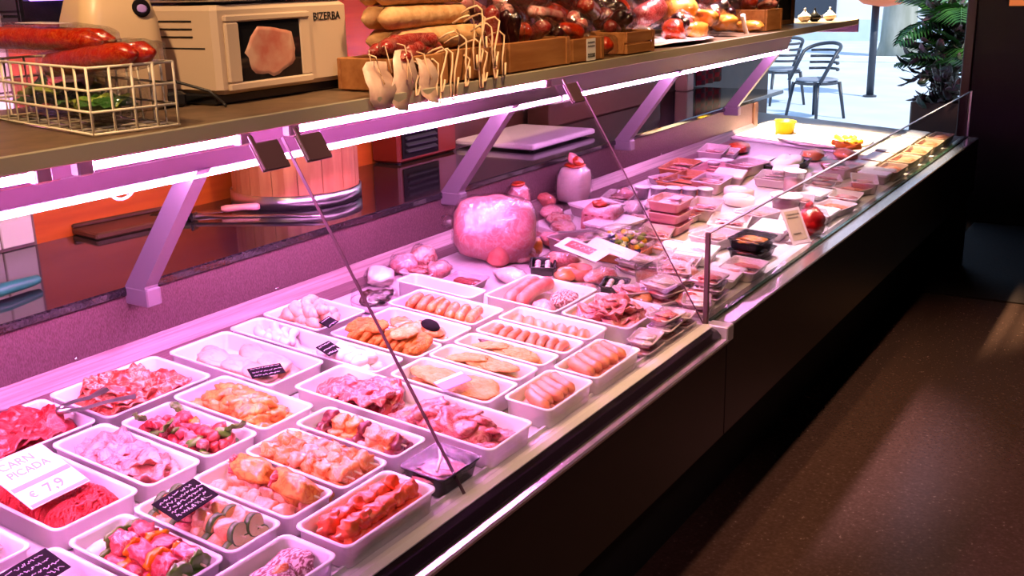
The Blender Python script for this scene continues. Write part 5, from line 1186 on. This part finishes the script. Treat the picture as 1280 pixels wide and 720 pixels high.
# vacuum packs standing and lying in and behind the crates
K = [('dark red', 'cured'), ('deep brown', 'blood'), ('orange-red', 'chorizo'), ('pink', 'ham_slice')]
n_ = 0
def pk(x, y, z, sx, sy, sz, rz, rx, ry, where):
    global n_
    nm_, m = K[n_ % 4]
    vac(TR(x, y, SH + z) @ RZ(rz) @ RX(rx) @ RY(ry), sx, sy, sz, m, '%s meat in clear pack %s' % (nm_, where), 'meat pack', None, n_ % 5, 1 + n_ % 2); n_ += 1
for x, y, z, sx, sy, sz, rz, rx, ry, wh in [
    (2.30, 1.50, .10, .075, .035, .022, 0, 0, 1.45, 'standing at the string side of its crate'), (2.36, 1.49, .09, .07, .035, .022, .2, .2, 1.3, 'standing second in the crate with dark packs'), (2.44, 1.50, .08, .06, .04, .025, .5, .4, .5, 'tipped in the crate with dark packs'), (2.43, 1.55, .15, .06, .04, .028, .3, .9, .3, 'tipped up highest over the crate with dark packs'), (2.52, 1.50, .085, .055, .04, .022, 1.0, .5, .6, 'at the label side of the crate with dark packs'),
    (2.62, 1.50, .075, .06, .035, .022, .2, .3, .3, 'in the labelled crate, string side'), (2.70, 1.50, .08, .055, .035, .024, -.3, .4, .2, 'in the labelled crate, doorway side'), (2.66, 1.56, .13, .09, .035, .024, .1, .2, .1, 'lying across the labelled crate'), (2.62, 1.60, .175, .14, .03, .024, .05, 0, .05, 'lying highest behind the labelled crate'), (2.80, 1.52, .045, .05, .04, .030, .4, .5, .3, 'on the shelf between two crates'), (2.84, 1.47, .03, .04, .03, .026, 1.2, .2, .3, 'low between two crates at the front'), (2.83, 1.55, .095, .05, .04, .028, .3, .7, .4, 'heaped above the gap between two crates'),
    (2.96, 1.50, .075, .055, .035, .022, .2, .3, .2, 'in the slatted crate'), (3.04, 1.52, .085, .055, .035, .024, .8, .5, .9, 'tipped in the slatted crate'), (3.0, 1.60, .13, .08, .045, .03, .1, .4, .3, 'behind the slatted crate'), (3.16, 1.50, .035, .045, .035, .03, .6, .2, .2, 'on the pink paper beside the slatted crate'), (3.14, 1.62, .09, .07, .05, .04, .3, .3, .3, 'heaped at the back of the pink paper'),
    (3.50, 1.52, .06, .045, .04, .035, .4, .6, .9, 'standing on the pink paper'), (3.62, 1.54, .05, .06, .04, .03, .2, .2, .3, 'lying past the orange cheeses'), (3.76, 1.56, .07, .06, .045, .035, .7, .4, .4, 'heaped past the orange cheeses'), (3.90, 1.56, .06, .07, .045, .03, .1, .6, .7, 'propped beside the pale bone'), (4.05, 1.58, .08, .07, .05, .04, .5, .8, .5, 'heaped before the crate by the picture frame'), (4.30, 1.56, .11, .06, .05, .035, .2, .6, .6, 'tipped in the crate by the picture frame'), (4.34, 1.50, .10, .05, .03, .025, .9, .2, .3, 'lying in the crate by the picture frame'), (4.14, 1.68, .13, .10, .05, .04, .1, .3, .2, 'at the back before the crate by the picture frame'), (3.40, 1.70, .11, .12, .05, .045, .2, .2, .2, 'large, behind the orange cheeses'), (3.75, 1.72, .14, .12, .05, .045, -.2, .2, .3, 'large, at the back of the shelf'), (2.35, 1.62, .16, .10, .05, .04, .2, .3, .2, 'large, behind the crate with dark packs')]:
    pk(x, y, z, sx, sy, sz, rz, rx, ry, wh)
rr = random.Random(33)
for i in range(22):
    x = 2.30 + .105 * i; y = 1.66 + .05 * (i % 3); z = .10 + .055 * (i % 3); m = ('cured', 'blood', 'chorizo', 'cured')[i % 4]
    vac(TR(x, y, SH + z) @ RZ(rr.uniform(-.5, .5)) @ RX(rr.uniform(-.4, .6)) @ RY(rr.uniform(-.3, .9)), .095, .052, .042, m, '%s meat pack piled in the row along the back of the shelf' % {'cured': 'dark red', 'blood': 'nearly black', 'chorizo': 'orange-red'}[m], 'meat pack', 'back row of meat packs', i % 5, 1 + i % 3)
tag(link('pink_paper', one('pink_paper', slab(.30, .14, .003, 6, .008, .12, 6, 26), 'tub', True), None, TR(3.45, 1.56, SH + .012)), 'crumpled pinkish paper sheet on the shelf under the orange cheeses', 'paper')
for i, (px, py, sx, sy, sz, lab) in enumerate([(868, 44, .075, .045, .032, 'long orange cheese piece lying on the pink paper'), (842, 38, .045, .04, .036, 'red-orange round piece by the slatted crate'), (850, 18, .09, .06, .06, 'large glowing orange wrapped block at the back'), (905, 28, .06, .04, .03, 'pale orange piece with a white wrapper'), (882, 22, .05, .03, .03, 'small orange wedge leaning on the large block'), (935, 45, .06, .03, .022, 'flat orange piece beside the pale bone')]):
    p = at_y(px, py, 1.52 if i not in (2,) else 1.62); p.z = max(p.z, SH + sz + .004)
    t = thing('orange_piece', lab, 'cheese', Matrix.Translation(p) @ RZ(.3 * i)); link('piece', v_blob('cheese' if i != 1 else 'chorizo', sx, sy, sz, i, .18, 1.2, 3, .8), t); link('film', one('film', blob(sx * 1.06, sy * 1.06, sz * 1.08, i + 2, .2, 2, 3, .8), 'film', True), t)
q0 = at_y(930, 38, 1.50)
tag(link('pale_bone', one('pale_bone', tube([(-.02, 0, .06), (0, 0, .02), (.02, -.01, -.03), (.03, -.01, -.04)], [.010, .008, .009, .012], 10), 'white_meat', True), None, Matrix.Translation(q0)), 'pale bone end sticking up among the meat packs', 'bone')
fr_ = thing('picture_frame', 'small brown framed board standing at the doorway end of the shelf', 'frame', TR(4.72, 1.60, SH + .001) @ RZ(-.25))
link('backing', one('backing', vbox(.0, .13, .0, .006, .01, .26), 'ink'), fr_)
for a, b, c, d in ((-.025, .0, 0, .28), (.13, .155, 0, .28)): link('frame_bar', one('frame_bar', bbox(a, b, -.006, .012, c, d, .003), 'wood'), fr_)
link('frame_bar', one('frame_bar', bbox(0, .13, -.006, .012, 0, .02, .003), 'wood'), fr_); link('frame_bar', one('frame_bar', bbox(0, .13, -.006, .012, .26, .28, .003), 'wood'), fr_)
for i, (px, py, m, lab) in enumerate(((1037, 24, 'white_meat', 'small round white object at the end of the shelf'), (1018, 28, 'black_tray', 'small black pot before the picture frame'), (1006, 14, 'paper', 'pale bulb beside the crate by the picture frame'))):
    p = at_y(px, py, 1.50 + .04 * i); p.x = min(p.x, 5.3); t = thing(['garlic_bulb', 'small_pot', 'garlic_bulb'][i], lab, ['garlic', 'pot', 'garlic'][i], TR(p.x, p.y, SH + .001)); link('body', one('body', lathe([(.014, 0), (.03, .012), (.03, .026), (.012, .04), (.005, .05)], 14), m, True), t); link('stem', one('stem', lathe([(.005, .048), (.004, .062)], 8), m, True), t)
